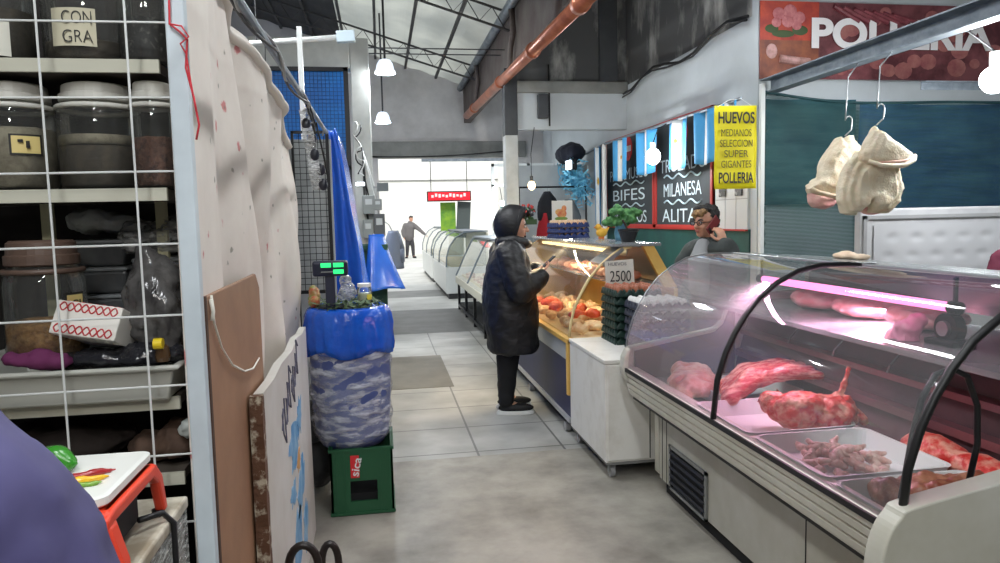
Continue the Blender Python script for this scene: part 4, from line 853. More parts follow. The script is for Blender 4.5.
t = thing('cool_lamp', 'small cool white lamp at the far stall by the aqua curtain', 'lamp', (2.1, 12.4, 1.75)); part('bulb', MB().ell((2.1, 12.4, 1.8), (.05, .05, .05)), M('bulb_light', (235, 246, 255), .3, emit=9), t); part('flex', MB().tube([(2.1, 12.4, 1.85), (2.1, 12.62, 2.1)], .006, 6), m_black, t)
point('cool_lamp_light', (2.05, 12.3, 1.8), 25, (.9, .98, 1), .05)
# items hanging between the poultry stall and the far counter
t = thing('garment_rack', 'thin dark rack holding the hanging clothes behind the poultry counter', 'rack', (2.25, 9.6, 0))
part('rail', MB().tube([(1.85, 9.6, 1.95), (2.8, 9.6, 1.95)], .012, 8), m_blackmetal, t)
for x in (1.86, 2.79): part('upright', MB().tube([(x, 9.6, 0), (x, 9.6, 1.95)], .012, 8), m_blackmetal, t)
def garment(x, w, z0, z1, mat, lab):
    t = thing('hanging_garment', lab, 'clothing', (x, 9.6, z0))
    rings = []
    for i in range(9):
        u = i/8; z = z1-(z1-z0)*u; ww = w*(.35+.65*min(1, u*3.2))*(1+.12*u)
        rings.append([(x+ww*.5*cos(a)*(1+.08*sin(5*a+i)), 9.6+.07*sin(a)*(1+.15*sin(4*a)), z) for a in [2*pi*k/24 for k in range(24)]])
    part('cloth', MB().loft(rings), mat, t, smooth=True)
    part('hanger', MB().tube([(x-.0, 9.6, z1-.01), (x, 9.6, z1+.06), (x+.02, 9.6, z1+.085), (x+.035, 9.6, z1+.06)], .004, 5), m_steel, t)
garment(2.25, .25, 1.5, 1.89, M('black_cloth', (26, 28, 34), .9), 'short black jacket hanging behind the poultry counter')
garment(2.2, .2, 1.0, 1.60, M('red_cloth', (168, 26, 40), .8), 'red garment hanging below the black jacket')
garment(2.55, .3, 1.15, 1.78, M('grey_cloth', (120, 124, 126), .9), 'grey garment hanging right of the red one')
t = thing('flower_box', 'box of red flowers and green leaves behind the woman in black', 'plant', (1.92, 9.5, 1.45))
part('planter', MB().box(1.78, 2.06, 9.42, 9.58, 1.45, 1.52), M('green_planter', (60, 84, 50), .7), t)
mb = MB(); mb2 = MB(); rnd = random.Random(6)
for i in range(40): mb.ell((rnd.uniform(1.78, 2.06), rnd.uniform(9.42, 9.58), rnd.uniform(1.52, 1.66)), (.025, .025, .03), nu=7, nv=5)
for i in range(14): mb2.ell((rnd.uniform(1.8, 2.04), rnd.uniform(9.40, 9.5), rnd.uniform(1.62, 1.72)), (.02, .02, .02), nu=7, nv=5)
part('leaves', mb, M('leaf_green', (62, 104, 56), .7, c2=(40, 76, 40), scale=20), t); part('flowers', mb2, M('flower_red', (206, 74, 70), .7), t)['kind'] = 'stuff'
part('bracket', MB().box(1.9, 1.94, 9.58, 9.62, 0, 1.47), m_blackmetal, t)
solo('room_divider', MB().box(1.8, 3.05, 10.4, 10.44, 0, 2.3), M('pale_panel', (206, 208, 206), .6, c2=(188, 190, 190), scale=2), 'pale partition panel behind the hanging clothes', 'panel', (2.4, 10.42, 0))

# ================================================================== PEOPLE
m_skin = M('skin', (208, 158, 132), .5, c2=(196, 142, 116), scale=12, sss=.08); m_hairk = M('dark_hair', (26, 22, 22), .6, bump=.6, bscale=60, aniso=(1, 1, .3))
m_eye = M('eye_white', (226, 222, 216), .2); m_iris = M('iris_dark', (34, 24, 20), .2); m_lip = M('lips', (168, 96, 90), .45)
def V(*a): return Vector(a)
def head(mb, c, f):
    c = Vector(c); f = Vector(f).normalized(); up = V(0, 0, 1); s = up.cross(f).normalized(); u2 = f.cross(s)
    R3 = Matrix((f, s, u2)).transposed()
    def E(o, r): mb.ell(c+R3@Vector(o), r, R3, nu=18, nv=12)
    E((-.012, 0, .02), (.096, .076, .095)); E((.018, 0, -.035), (.068, .058, .07)); E((.048, 0, -.082), (.032, .034, .026)); E((.06, 0, .02), (.026, .052, .03)); E((.052, .03, -.03), (.025, .022, .024)); E((.052, -.03, -.03), (.025, .022, .024))
    mb.chain([c+R3@V(.082, 0, .012), c+R3@V(.104, 0, -.024)], [.010, .014], 8); E((.088, .012, -.028), (.012, .009, .008)); E((.088, -.012, -.028), (.012, .009, .008))
    for k in (-1, 1): E((-.005, .078*k, -.012), (.022, .010, .032))
    E((.074, 0, -.058), (.014, .024, .010))
    return R3, c
def face(body, R3, c):
    for k in (-1, 1):
        p = c+R3@V(.078, .031*k, .004); e = part('eye', MB().ell(p, (.012, .014, .0085), R3, 12, 8), m_eye, body, smooth=True)
        part('iris', MB().ell(c+R3@V(.0885, .031*k, .004), (.003, .006, .006), R3, 10, 6), m_iris, e, smooth=True)
        part('eyebrow', MB().tube([c+R3@V(.088, .015*k, .024), c+R3@V(.086, .033*k, .029), c+R3@V(.074, .05*k, .022)], .0045, 6), m_hairk, body, smooth=True)
    part('lips', MB().ell(c+R3@V(.088, 0, -.054), (.008, .02, .004), R3, 12, 6).ell(c+R3@V(.086, 0, -.062), (.008, .017, .0045), R3, 12, 6), m_lip, body, smooth=True)
def hand(mb, w, d, nrm, curl=.5, th=1, spread=1., L=1.):
    """palm from wrist w along d; fingers bend towards nrm; thumb on the side th*(d x nrm)"""
    w = Vector(w); d = Vector(d).normalized(); nrm = Vector(nrm); nrm = (nrm-d*nrm.dot(d)).normalized(); t = d.cross(nrm)*th
    R3 = Matrix((d, t, nrm)).transposed()
    mb.ell(w+d*.045, (.052, .040, .016), R3, 14, 9); mb.ell(w+d*.03+t*.022+nrm*.008, (.03, .018, .015), R3, 10, 7)
    for k, (o, ln) in enumerate(((.030, .068), (.010, .078), (-.011, .073), (-.030, .058))):
        p = w+d*(.082-.004*abs(k-1.3))+t*o; a = curl*.5; pts = [p-d*.025+t*0, p]; dirv = d+t*(o*2.2*spread)
        for j, q in enumerate((.42, .33, .25)):
            dd = (dirv.normalized()*cos(a)+nrm*sin(a)); p = p+dd*ln*q*L; pts.append(p); a += curl*.75
        mb.chain(pts, [.0095, .0092, .0085, .0078, .0066], 8)
    p0 = w+d*.022+t*.03; p1 = p0+(d*.6+t*.75+nrm*.25).normalized()*.034; p2 = p1+(d*.85+t*.25+nrm*.5*curl+nrm*.15).normalized()*.03; p3 = p2+(d*.9-t*.05+nrm*.6*curl).normalized()*.022
    mb.chain([p0, p1, p2, p3], [.013, .0115, .010, .008], 8)
def body_mesh(c, f, neck, chest, hips, sh, el, wr, kn, an, toe, hands):
    """one continuous skin: head, trunk, arms with hands, legs with feet"""
    mb = MB(); R3, hc = head(mb, c, f)
    mb.chain([Vector(c)+V(0, 0, -.05)-Vector(f).normalized()*.02, neck, chest], [.05, .055, .10], 12); mb.chain([chest, (Vector(chest)+Vector(hips))/2, hips], [.135, .125, .14], 14)
    for i in (0, 1):
        mb.chain([chest, sh[i], el[i], wr[i]], [.08, .055, .042, .028], 12)
        hp = Vector(hips)+(Vector(kn[i])-Vector(hips))*.12; mb.chain([hp, kn[i], an[i]], [.085, .056, .038], 12); mb.chain([an[i], toe[i]], [.04, .032], 10)
        hand(mb, wr[i], *hands[i])
    return mb, R3, hc
def garm(name, body, mat, chains, vox=.012, dis=None, label=None, sm=3, ell=()):
    mb = MB()
    for p, r in chains: mb.chain(p, r, 14)
    for e in ell: mb.ell(*e)
    return part(name, mb, mat, body, fuse=vox, sm=sm, dis=dis, label=label)
def shoe(body, an, toe, mat, sole):
    a = Vector(an); t = Vector(toe); d = (t-a); d.z = 0; L = d.length; d.normalize(); s = V(-d.y, d.x, 0); R3 = Matrix((d, s, V(0, 0, 1))).transposed()
    b = V(a.x, a.y, 0)-d*.06
    o = part('shoe', MB().ell(b+d*.14+V(0, 0, .05), (.145, .045, .038), R3, 16, 10).ell(b+d*.07+V(0, 0, .075), (.06, .042, .05), R3, 14, 10), mat, body, fuse=.007, sm=2)
    pts = []
    for k in range(24): w = 2*pi*k/24; pts.append(b+d*(.135+.15*cos(w))+s*(.05*sin(w)*(1+.12*cos(w))))
    part('sole', MB().loft([[p+V(0, 0, .001) for p in pts], [p+V(0, 0, .014) for p in pts], [b+d*.135+(p-b-d*.135)*.95+V(0, 0, .03) for p in pts]]), sole, o)
def hairmesh(body, R3, c, pats, mat, label=None, dis=(.012, 40, 1), name='hair'):
    mb = MB()
    for o, r in pats: mb.ell(c+R3@Vector(o), r, R3, 16, 10)
    return part(name, mb, mat, body, fuse=.008, sm=1, dis=dis, label=label)

# ---- woman in the hooded coat (faces the poultry counter)
c = (1.035, 5.55, 1.475); f = (1, -.12, -.10)
hands_ = [((.9, .12, .25), (0, .25, 1), .75, -1), ((.9, -.35, .2), (0, -.2, 1), .7, 1)]
mb, R3, hc = body_mesh(c, f, (1.0, 5.55, 1.37), (.98, 5.55, 1.2), (.96, 5.55, .86), [(.96, 5.37, 1.29), (.96, 5.73, 1.29)], [(.97, 5.30, 1.02), (.98, 5.78, 1.02)], [(1.17, 5.43, 1.12), (1.19, 5.64, 1.12)],
    [(.95, 5.50, .47), (.99, 5.66, .47)], [(.925, 5.50, .085), (.95, 5.70, .085)], [(1.06, 5.49, .035), (1.09, 5.70, .035)], hands_)
wo = part('person', mb, m_skin, None, (.98, 5.55, 0), fuse=.006, sm=2)
tag(wo, 'woman in a long black hooded coat looking at the phone in her hands', 'person')
face(wo, R3, hc)
m_coat = M('black_coat', (15, 16, 20), .5, c2=(24, 22, 24), scale=5, bump=.5, bscale=16, aniso=(1, 1, 2.4))
m_trs = M('black_trousers', (17, 17, 20), .8)
secs = [(.495, .815, 1.185, .235), (.51, .805, 1.195, .245), (.55, .80, 1.20, .25), (.62, .795, 1.195, .25), (.74, .775, 1.205, .255), (.87, .765, 1.195, .25), (.98, .775, 1.185, .245), (1.09, .79, 1.165, .24), (1.19, .815, 1.14, .235), (1.28, .85, 1.115, .21), (1.34, .88, 1.105, .15), (1.39, .90, 1.10, .11)]
rings = []
for i, (z, xa, xb, hy) in enumerate(secs):
    cx = (xa+xb)/2; rx = (xb-xa)/2; r = []
    for k in range(32):
        a = 2*pi*k/32; ca, sa = cos(a), sin(a); e = .82
        r.append((cx+rx*math.copysign(abs(ca)**e, ca)*(1+.012*sin(6*a+i*1.7)), 5.55+hy*math.copysign(abs(sa)**e, sa)*(1+.015*sin(5*a+i)), z))
    rings.append(r)
mb = MB().loft(rings)
for sy, shp, elp, wrp in ((-1, (.96, 5.375, 1.27), (1.02, 5.275, .99), (1.2, 5.40, 1.08)), (1, (.96, 5.725, 1.27), (.975, 5.79, 1.0), (1.21, 5.65, 1.115))):
    mb.chain([shp, ((shp[0]+elp[0])/2, (shp[1]+elp[1])/2+.01*sy, (shp[2]+elp[2])/2), elp, wrp], [.11, .105, .098, .07], 16)
ct = part('coat', mb, m_coat, wo, fuse=.012, sm=3, dis=(.012, 9, 3))
part('pocket', MB().tube([(1.07, 5.30, .80), (1.12, 5.305, .92)], .006, 6), M('coat_seam', (12, 12, 15), .5), ct)
for y in (5.42, 5.65): pass
rg = []
for i in range(13):
    row = []
    for k in range(28):
        a = 2*pi*k/28; th = radians(8+i*(7.4+1.5*cos(a))); dx = -cos(th); rr = sin(th); zz = rr*cos(a); yy = rr*sin(a)
        pk = .035*max(0, cos(a))*max(0, dx) ; row.append(V(1.015+.140*dx+pk*2.2, 5.55+.122*yy, 1.487+.152*zz-.02*max(0, cos(a))*max(0, dx)))
    rg.append(row)
hd = part('hood', MB().loft(rg, False), m_coat, wo, smooth=True, solid=.022)
part('hood_rim', MB().tube([p+V(.004, 0, 0) for p in rg[-1]], .017, 8, closed=True), M('dark_rim', (18, 18, 21), .8), hd, smooth=True)
part('hood_peak', MB().grid(lambda u, v: (1.145+.05*v*sin(pi*u)**.5, 5.55-.085+.17*u, 1.575+.03*sin(pi*u)-.028*v), 12, 4), m_coat, hd, solid=.012, smooth=True)
garm('collar', wo, m_coat, [([(.93, 5.5, 1.36), (1.0, 5.45, 1.37), (1.09, 5.48, 1.35), (1.13, 5.55, 1.34), (1.09, 5.62, 1.35), (1.0, 5.65, 1.37), (.93, 5.6, 1.36)], [.05, .05, .045, .04, .045, .05, .05])], dis=(.006, 14, 1))
garm('trousers', wo, m_trs, [([(.96, 5.50, .82), (.95, 5.50, .47), (.927, 5.50, .10)], [.13, .092, .06]), ([(.97, 5.63, .82), (.99, 5.66, .47), (.952, 5.70, .10)], [.13, .092, .06])], dis=(.006, 14, 2))
m_shoe = M('black_shoe', (18, 18, 20), .6); m_sole = M('white_sole', (226, 226, 222), .6)
shoe(wo, (.925, 5.50, .085), (1.06, 5.48, .03), m_shoe, m_sole); shoe(wo, (.95, 5.70, .085), (1.09, 5.70, .03), m_shoe, m_sole)
hairmesh(wo, R3, hc, [((-.03, 0, .035), (.085, .08, .088)), ((.035, 0, .085), (.05, .06, .028))], m_hairk)
t = thing('phone', 'black phone held in the hands of the woman in the hooded coat', 'phone', (1.28, 5.5, 1.17))
rr = Matrix.Rotation(radians(-42), 3, 'Y')
part('case', MB().box(1.205, 1.365, 5.475, 5.55, 1.182, 1.19, rr, (1.285, 5.5, 1.186)), m_black, t, bevel=.004); part('screen', MB().box(1.21, 1.36, 5.479, 5.546, 1.1902, 1.1912, rr, (1.285, 5.5, 1.186)), M('phone_screen', (40, 46, 60), .1), t)

# ---- seller on the phone behind the poultry counter
c = (2.425, 5.15, 1.475); f = (-.9, -.42, -.06)
fv = Vector(f).normalized(); sv = V(0, 0, 1).cross(fv).normalized()   # sv: his left
hands_ = [((-.25, .18, .95), (-.3, .95, 0), .8, 1), ((-.9, -.1, -.2), (0, 0, -1), .4, 1)]
L_sh = (2.51, 4.98, 1.28); L_el = (2.56, 4.90, 1.10); L_wr = (2.50, 4.985, 1.325)
mb, R3, hc = body_mesh(c, f, (2.46, 5.17, 1.36), (2.50, 5.18, 1.17), (2.52, 5.2, .82), [L_sh, (2.44, 5.38, 1.26)], [L_el, (2.30, 5.45, 1.02)], [L_wr, (2.14, 5.33, 1.05)],
    [(2.5, 5.10, .45), (2.5, 5.3, .45)], [(2.53, 5.10, .085), (2.53, 5.3, .085)], [(2.40, 5.08, .035), (2.40, 5.28, .035)], hands_)
se = part('person', mb, m_skin, None, (2.5, 5.2, 0), fuse=.006, sm=2)
tag(se, 'seller in glasses holding a phone to his ear behind the poultry counter', 'person')
face(se, R3, hc)
m_jk = M('grey_jacket', (66, 72, 70), .8, c2=(52, 56, 56), scale=6, bump=.2)
garm('jacket', se, m_jk, [([(2.47, 5.17, 1.29), (2.5, 5.18, 1.15), (2.52, 5.2, .98), (2.52, 5.2, .82)], [.10, .175, .175, .17]), ([(2.5, 5.04, 1.26), L_sh, L_el, (2.51, 4.975, 1.28)], [.1, .085, .075, .055]), ([(2.47, 5.3, 1.25), (2.44, 5.38, 1.25), (2.30, 5.45, 1.02), (2.17, 5.35, 1.05)], [.1, .085, .07, .055])], dis=(.01, 11, 2))
garm('shirt', se, M('grey_shirt', (150, 152, 154), .8), [([(2.40, 5.12, 1.30), (2.36, 5.10, 1.18), (2.36, 5.1, 1.0)], [.06, .085, .08])], dis=(.004, 14, 2))
garm('trousers', se, m_trs, [([(2.52, 5.12, .84), (2.5, 5.10, .45), (2.53, 5.10, .12)], [.125, .08, .06]), ([(2.52, 5.28, .84), (2.5, 5.3, .45), (2.53, 5.3, .12)], [.125, .08, .06])])
shoe(se, (2.53, 5.10, .085), (2.40, 5.08, .03), m_shoe, m_sole); shoe(se, (2.53, 5.3, .085), (2.40, 5.28, .03), m_shoe, m_sole)
hairmesh(se, R3, hc, [((-.045, 0, .055), (.088, .088, .085)), ((-.07, 0, .0), (.05, .08, .07)), ((.02, 0, .10), (.07, .07, .035))], m_hairk)
hairmesh(se, R3, hc, [((.055, .012, .088), (.045, .058, .024)), ((.08, -.02, .062), (.018, .03, .022)), ((.08, .025, .065), (.018, .028, .02))], M('fair_fringe', (186, 148, 100), .6, c2=(92, 66, 44), scale=30), label='fair fringe at the front of the dark hair', name='fringe')
g = MB()
for k in (-1, 1): g.tube([hc+R3@(V(.098, .032*k+.022*cos(a), .004+.017*sin(a))) for a in [2*pi*i/16 for i in range(16)]], .003, 6, closed=True); g.tube([hc+R3@V(.098, .054*k, .008), hc+R3@V(0, .08*k, .004)], .0025, 6)
part('glasses', g.tube([hc+R3@V(.1, -.012, .006), hc+R3@V(.1, .012, .006)], .0025, 6), m_black, se)
t = thing('phone', 'dark red-backed phone held against the ear of the seller', 'phone', tuple(hc+R3@V(.02, .10, -.02)))
pr = R3 @ Matrix.Rotation(radians(40), 3, 'Y'); pc = hc+R3@V(.025, .098, -.02)
part('case', MB().box(pc.x-.075, pc.x+.075, pc.y-.005, pc.y+.005, pc.z-.036, pc.z+.036, pr, pc), M('phone_red', (120, 40, 40), .3), t, bevel=.003); part('camera_bump', MB().box(pc.x+.04, pc.x+.065, pc.y+.005, pc.y+.008, pc.z-.02, pc.z+.02, pr, pc), m_black, t)

# ---- distant person walking away in the bright yard
c = (1.25, 29.8, 1.60)
mb, R3, hc = body_mesh(c, (.45, -.9, -.25), (1.2, 29.8, 1.47), (1.17, 29.8, 1.28), (1.15, 29.8, .92), [(1.0, 29.78, 1.38), (1.36, 29.8, 1.38)], [(.90, 29.76, 1.10), (1.58, 29.72, 1.15)], [(.93, 29.7, .86), (1.80, 29.6, .95)],
    [(1.06, 29.75, .48), (1.28, 29.8, .48)], [(1.04, 29.85, .085), (1.30, 29.8, .085)], [(1.0, 29.73, .035), (1.36, 29.68, .035)], [((0, -.1, -1), (1, 0, 0), .4, 1), ((.6, -.3, -.6), (0, -1, 0), .4, 1)])
fp_ = part('person', mb, m_skin, None, (1.15, 29.8, 0), fuse=.009, sm=1); tag(fp_, 'distant person in a dark jacket standing in the bright opening', 'person')
m_dj = M('haze_grey_jacket', (104, 100, 100), .9)  # jacket and trousers greyed to stand in for distance haze
garm('jacket', fp_, m_dj, [([(1.2, 29.8, 1.42), (1.17, 29.8, 1.25), (1.14, 29.8, .88)], [.11, .2, .21]), ([(1.02, 29.78, 1.36), (.90, 29.76, 1.1), (.93, 29.71, .9)], [.1, .085, .07]), ([(1.33, 29.8, 1.36), (1.58, 29.72, 1.15), (1.77, 29.61, .97)], [.1, .08, .06])], vox=.02, dis=(.01, 8, 1))
garm('trousers', fp_, M('haze_grey_trousers', (62, 60, 64), .9), [([(1.1, 29.8, .9), (1.06, 29.75, .48), (1.04, 29.85, .1)], [.12, .085, .06]), ([(1.2, 29.8, .9), (1.28, 29.8, .48), (1.30, 29.8, .1)], [.12, .085, .06])], vox=.02)
shoe(fp_, (1.04, 29.85, .085), (1.0, 29.73, .03), m_shoe, m_shoe); shoe(fp_, (1.30, 29.8, .085), (1.36, 29.68, .03), m_shoe, m_shoe)
hairmesh(fp_, R3, hc, [((-.03, 0, .04), (.09, .085, .09)), ((.03, 0, .1), (.06, .06, .03))], m_hairk)

# ---- person in the purple jacket beside the camera, at the scale counter
c = (-0.649, .62, 1.600)
mb, R3, hc = body_mesh(c, (-.25, .95, -.2), (-0.629, .6, 1.480), (-0.619, .58, 1.260), (-0.629, .55, 0.900), [(-0.829, .62, 1.360), (-0.409, .62, 1.320)], [(-0.909, .72, 1.100), (-0.264, .70, 1.040)], [(-0.829, .95, 1.010), (-0.349, .92, 0.980)],
    [(-0.729, .56, 0.480), (-0.529, .56, 0.480)], [(-0.729, .54, 0.085), (-0.529, .54, 0.085)], [(-0.739, .67, 0.035), (-0.519, .67, 0.035)], [((.3, .9, 0), (0, 0, -1), .4, 1), ((-0.170, .9, 0), (0, 0, -1), .4, 1)])
pu = part('person', mb, m_skin, None, (-0.570, .56, 0), fuse=.008, sm=1); tag(pu, 'person in a purple-grey jacket seen from the shoulder, standing beside the red scale', 'person')
garm('jacket', pu, M('purple_grey_jacket', (74, 70, 112), .75, c2=(62, 58, 98), scale=5, bump=.5, bscale=9), [([(-0.629, .6, 1.420), (-0.619, .58, 1.230), (-0.629, .55, 0.860)], [.11, .19, .19]), ([(-0.769, .62, 1.330), (-0.909, .72, 1.100), (-0.839, .92, 1.020)], [.11, .085, .06]), ([(-0.489, .60, 1.350), (-0.389, .62, 1.310), (-0.259, .68, 1.040), (-0.349, .90, 0.990)], [.11, .115, .10, .065])], vox=.01, dis=(.014, 7, 2))
garm('trousers', pu, m_trs, [([(-0.689, .55, 0.880), (-0.729, .56, 0.480), (-0.729, .54, 0.100)], [.12, .085, .06]), ([(-0.569, .55, 0.880), (-0.529, .56, 0.480), (-0.529, .54, 0.100)], [.12, .085, .06])], vox=.015)
shoe(pu, (-0.729, .54, 0.085), (-0.739, .67, 0.030), m_shoe, m_sole); shoe(pu, (-0.529, .54, 0.085), (-0.519, .67, 0.030), m_shoe, m_sole)
hairmesh(pu, R3, hc, [((-.03, 0, .04), (.095, .09, .095)), ((-.06, 0, -.05), (.05, .075, .07))], m_hairk)

# ================================================================== LEFT SIDE: GRID, SHELF AND JARS
m_wire = M('white_wire', (214, 216, 214), .4, .2); m_postw = M('pale_blue_white_paint', (196, 206, 212), .45, c2=(180, 190, 196), scale=5)
t = thing('wire_grid_screen', 'white post and wire grid screen in front of the shelf of jars', 'grid', (-.8, 1.6, 0))
part('post', MB().box(-.415, -.378, 1.585, 1.615, 0, 2.5), m_postw, t, bevel=.003)
part('post', MB().box(-1.5, -1.465, 1.585, 1.615, 0, 2.5), m_postw, t, bevel=.003)
mb = MB()
for z in [.15*i for i in range(1, 17)]: mb.tube([(-1.47, 1.597, z-.003), (-.41, 1.597, z+.003)], .0024, 6)
for x in (-.49, -.655, -.82, -.985, -1.15, -1.315): mb.tube([(x, 1.592, .1), (x-.003, 1.592, 2.45)], .0024, 6)
part('wire_grid', mb, m_wire, t)
t = thing('storage_shelf', 'dark storage shelf with pale board edges behind the wire grid', 'shelf', (-.9, 1.9, 0))
m_sb = M('dark_shelf_board', (70, 62, 54), .8); m_edge = M('cream_edge', (186, 184, 168), .6)
for z in (.45, .98, 1.155, 1.622, 1.897):
    b = part('shelf_board', MB().box(-1.45, -.466, 1.70, 2.05, z-.022, z), m_sb, t); part('edge_strip', MB().box(-1.45, -.460, 1.69, 1.7, z-.026, z+.002), m_edge, b)
part('back_panel', MB().box(-1.47, -.53, 2.12, 2.14, 0, 2.5), M('dark_back_board', (38, 34, 32), .9), t)
for x in (-.795, -.535): part('batten', MB().box(x-.012, x+.012, 1.90, 1.92, 1.155, 1.6), M('cream_batten', (196, 192, 158), .7), t)
for x in (-1.46, -.545): part('side_upright', MB().box(x-.012, x+.012, 2.08, 2.12, 0, 2.5), m_dark, t)
m_jar = glassy('jar_glass', haze=.045, gloss=.8, hazecol=(.55, .55, .52)); m_lid = M('white_lid', (196, 194, 186), .45)
def jar(x, r, z0, h, fill, mat, lab, lid=m_lid, y=None, shoulder=.02, lidh=.04, fill2=None):
    y = y if y else 1.71+r; t = thing('storage_jar', lab, 'jar', (x, y, z0))
    part('glass', MB().lathe([(r*.9, 0), (r, .008), (r, h-shoulder*1.5), (r*.93, h-shoulder*.4), (r*.82, h), (r*.82, h+.01)], x, y, z0, 28), m_jar, t, smooth=True)
    part('contents', MB().lathe([(r*.88, .006), (r*.95, .012), (r*.95, fill*.95), (r*.6, fill), (0, fill*1.03)], x, y, z0, 24).disp(.004, 60, 1), mat, t, smooth=True)
    if fill2: part('contents', MB().lathe([(r*.95, fill), (r*.95, fill+fill2[0]), (0, fill+fill2[0])], x, y, z0, 24), fill2[1], t, smooth=True)
    l = part('lid', MB().lathe([(r*.86, 0), (r*.9, .003), (r*.9, lidh*.4), (r*.84, lidh*.45), (r*.82, lidh*.9), (r*.74, lidh), (0, lidh)], x, y, z0+h, 28), lid, t, smooth=False)
    part('band', MB().tube([(x+r*.95*cos(a), y+r*.95*sin(a), z0+h-.012) for a in [2*pi*k/28 for k in range(28)]], .006, 6, closed=True), lid, l, smooth=True)
    return t, y
m_pale = M('pale_grain', (150, 142, 122), .8, c2=(126, 116, 98), scale=60); m_nut = M('reddish_nuts', (124, 84, 66), .7, c2=(70, 42, 34), scale=70, bump=.8, bscale=80); m_blk = M('black_seeds', (40, 38, 38), .6, c2=(120, 118, 112), scale=90, lo=.55, hi=.75); m_oat = M('tan_flakes', (168, 126, 74), .8, c2=(120, 82, 44), scale=70, bump=.8, bscale=70); m_mud = M('brown_spice', (84, 74, 60), .8, c2=(64, 56, 46), scale=40)
jar(-.625, .087, 1.625, .195, .10, m_mud, 'big glass jar with a white lid in the middle of the second shelf', fill2=(.02, m_pale))
tl, y = jar(-.80, .083, 1.625, .195, .14, m_pale, 'glass jar with a small black and yellow label on the second shelf')
m_tag = M('tan_label', (206, 186, 120), .6); m_tagb = M('black_label', (30, 28, 26), .6)
def curved_label(parent, x, y, r, a0, a1, z0, z1, mat, name='paper_label', n=10):
    return part(name, MB().grid(lambda u, v: (x+r*cos(a0+(a1-a0)*u), y+r*sin(a0+(a1-a0)*u), z0+(z1-z0)*v), n, 2), mat, parent, smooth=True)
def wrap_text(body, parent, x, y, r, ac, z, w, h, mat, bold=0.):
    return text(body, parent, (x+r*cos(ac), y+r*sin(ac), z), w, h, (pi/2, 0, ac+pi/2), mat, bold=bold, ext=.0004)
lb = curved_label(tl, -.80, y, .0845, radians(-75), radians(-32), 1.70, 1.745, m_tagb)
curved_label(lb, -.80, y, .0852, radians(-72), radians(-35), 1.704, 1.741, m_tag, 'tan_field'); wrap_text('SAL', lb, -.80, y, .0862, radians(-54), 1.729, .03, .010, m_tagb) if False else part('ink_marks', MB().box(-.762, -.752, y-.0788, y-.077, 1.727, 1.733).box(-.748, -.741, y-.074, y-.0715, 1.715, 1.73), m_tagb, lb)
jar(-.497, .048, 1.625, .195, .115, m_nut, 'glass jar of reddish nuts beside the white post')
t1, y = jar(-.635, .092, 1.90, .20, .05, m_mud, 'large jar with a hand-written paper label on the top shelf')
lb = curved_label(t1, -.635, y, .0935, radians(-118), radians(-62), 1.93, 2.01, M('cream_paper', (190, 184, 160), .7))
wrap_text('CON', lb, -.635, y, .0945, radians(-84), 1.990, .058, .026, m_tagb, bold=-.01); wrap_text('GRA', lb, -.635, y, .0945, radians(-84), 1.95, .058, .026, m_tagb, bold=-.01)
jar(-.505, .055, 1.90, .20, .10, m_blk, 'jar of dark speckled seeds at the right end of the top shelf')
t2, y = jar(-.83, .085, 1.90, .20, .12, m_mud, 'jar with a plain white paper on the top shelf, beside the labelled jar')
curved_label(t2, -.83, y, .0865, radians(-85), radians(-45), 1.91, 1.985, M('white_paper', (206, 204, 192), .7))
t3, y = jar(-.742, .082, 1.25, .21, .09, m_oat, 'glass jar of tan flakes with a brown lid on the third shelf', lid=M('brown_lid', (84, 66, 56), .5), y=1.74, shoulder=.03, lidh=.055)
lb = curved_label(t3, -.742, y, .0835, radians(-42), radians(-8), 1.33, 1.40, m_tagb); curved_label(lb, -.742, y, .0842, radians(-39), radians(-11), 1.335, 1.395, m_tag, 'tan_field'); wrap_text('CI', lb, -.742, y, .0852, radians(-25), 1.375, .022, .018, m_tagb); wrap_text('Bu', lb, -.742, y, .0852, radians(-25), 1.35, .022, .012, m_tagb)
# lidded tubs
m_tub = M('grey_translucent_tub', (96, 98, 98), .3, c2=(74, 76, 78), scale=10); m_tubl = M('grey_tub_lid', (128, 132, 134), .3)
def tub(x, y, z, w, h, lab):
    t = thing('food_tub', lab, 'container', (x, y, z), 'lidded tubs on the third shelf')
    def rr(s_, zz): return [(x+w*.5*s_*sx, y+.075*s_*sy, zz) for sx, sy in ((1, 1), (-1, 1), (-1, -1), (1, -1))]
    part('body', MB().loft([rr(.84, z), rr(.97, z+h*.85)]), m_tub, t, bevel=.008); part('lid', MB().loft([rr(1, z+h*.85), rr(1, z+h*.97), rr(.9, z+h)]), m_tubl, t, bevel=.003)
for k, nm in enumerate(('lowest tub under the white bag', 'second tub from below under the white bag', 'third tub from below under the white bag', 'topmost tub under the white bag')): tub(-.70, 1.99, 1.24+k*.068 if k else 1.24, .15, .066, 'grey lidded plastic '+nm)
for k, nm in enumerate(('lowest tub of the stack beside the grey bag', 'second tub from below in the stack beside the grey bag', 'third tub from below in the stack beside the grey bag')): tub(-.55+.0*k, 1.99, 1.24+k*.075, .13, .072, 'grey lidded plastic '+nm)
film = wrapmat('clear_crumpled_film', (190, 192, 190), .5, .15, 22)
mb = MB().ell((-.735, 1.99, 1.555), (.05, .06, .03)).ell((-.67, 1.99, 1.55), (.06, .06, .025)).ell((-.70, 1.96, 1.565), (.03, .04, .02))
lump('white_bag', mb, M('white_thin_plastic', (196, 200, 196), .25, bump=.5, bscale=40), 'crumpled white plastic bag on top of the lidded tubs', (-.70, 1.99, 1.516), cat='bag', dis=(.012, 26, 3))
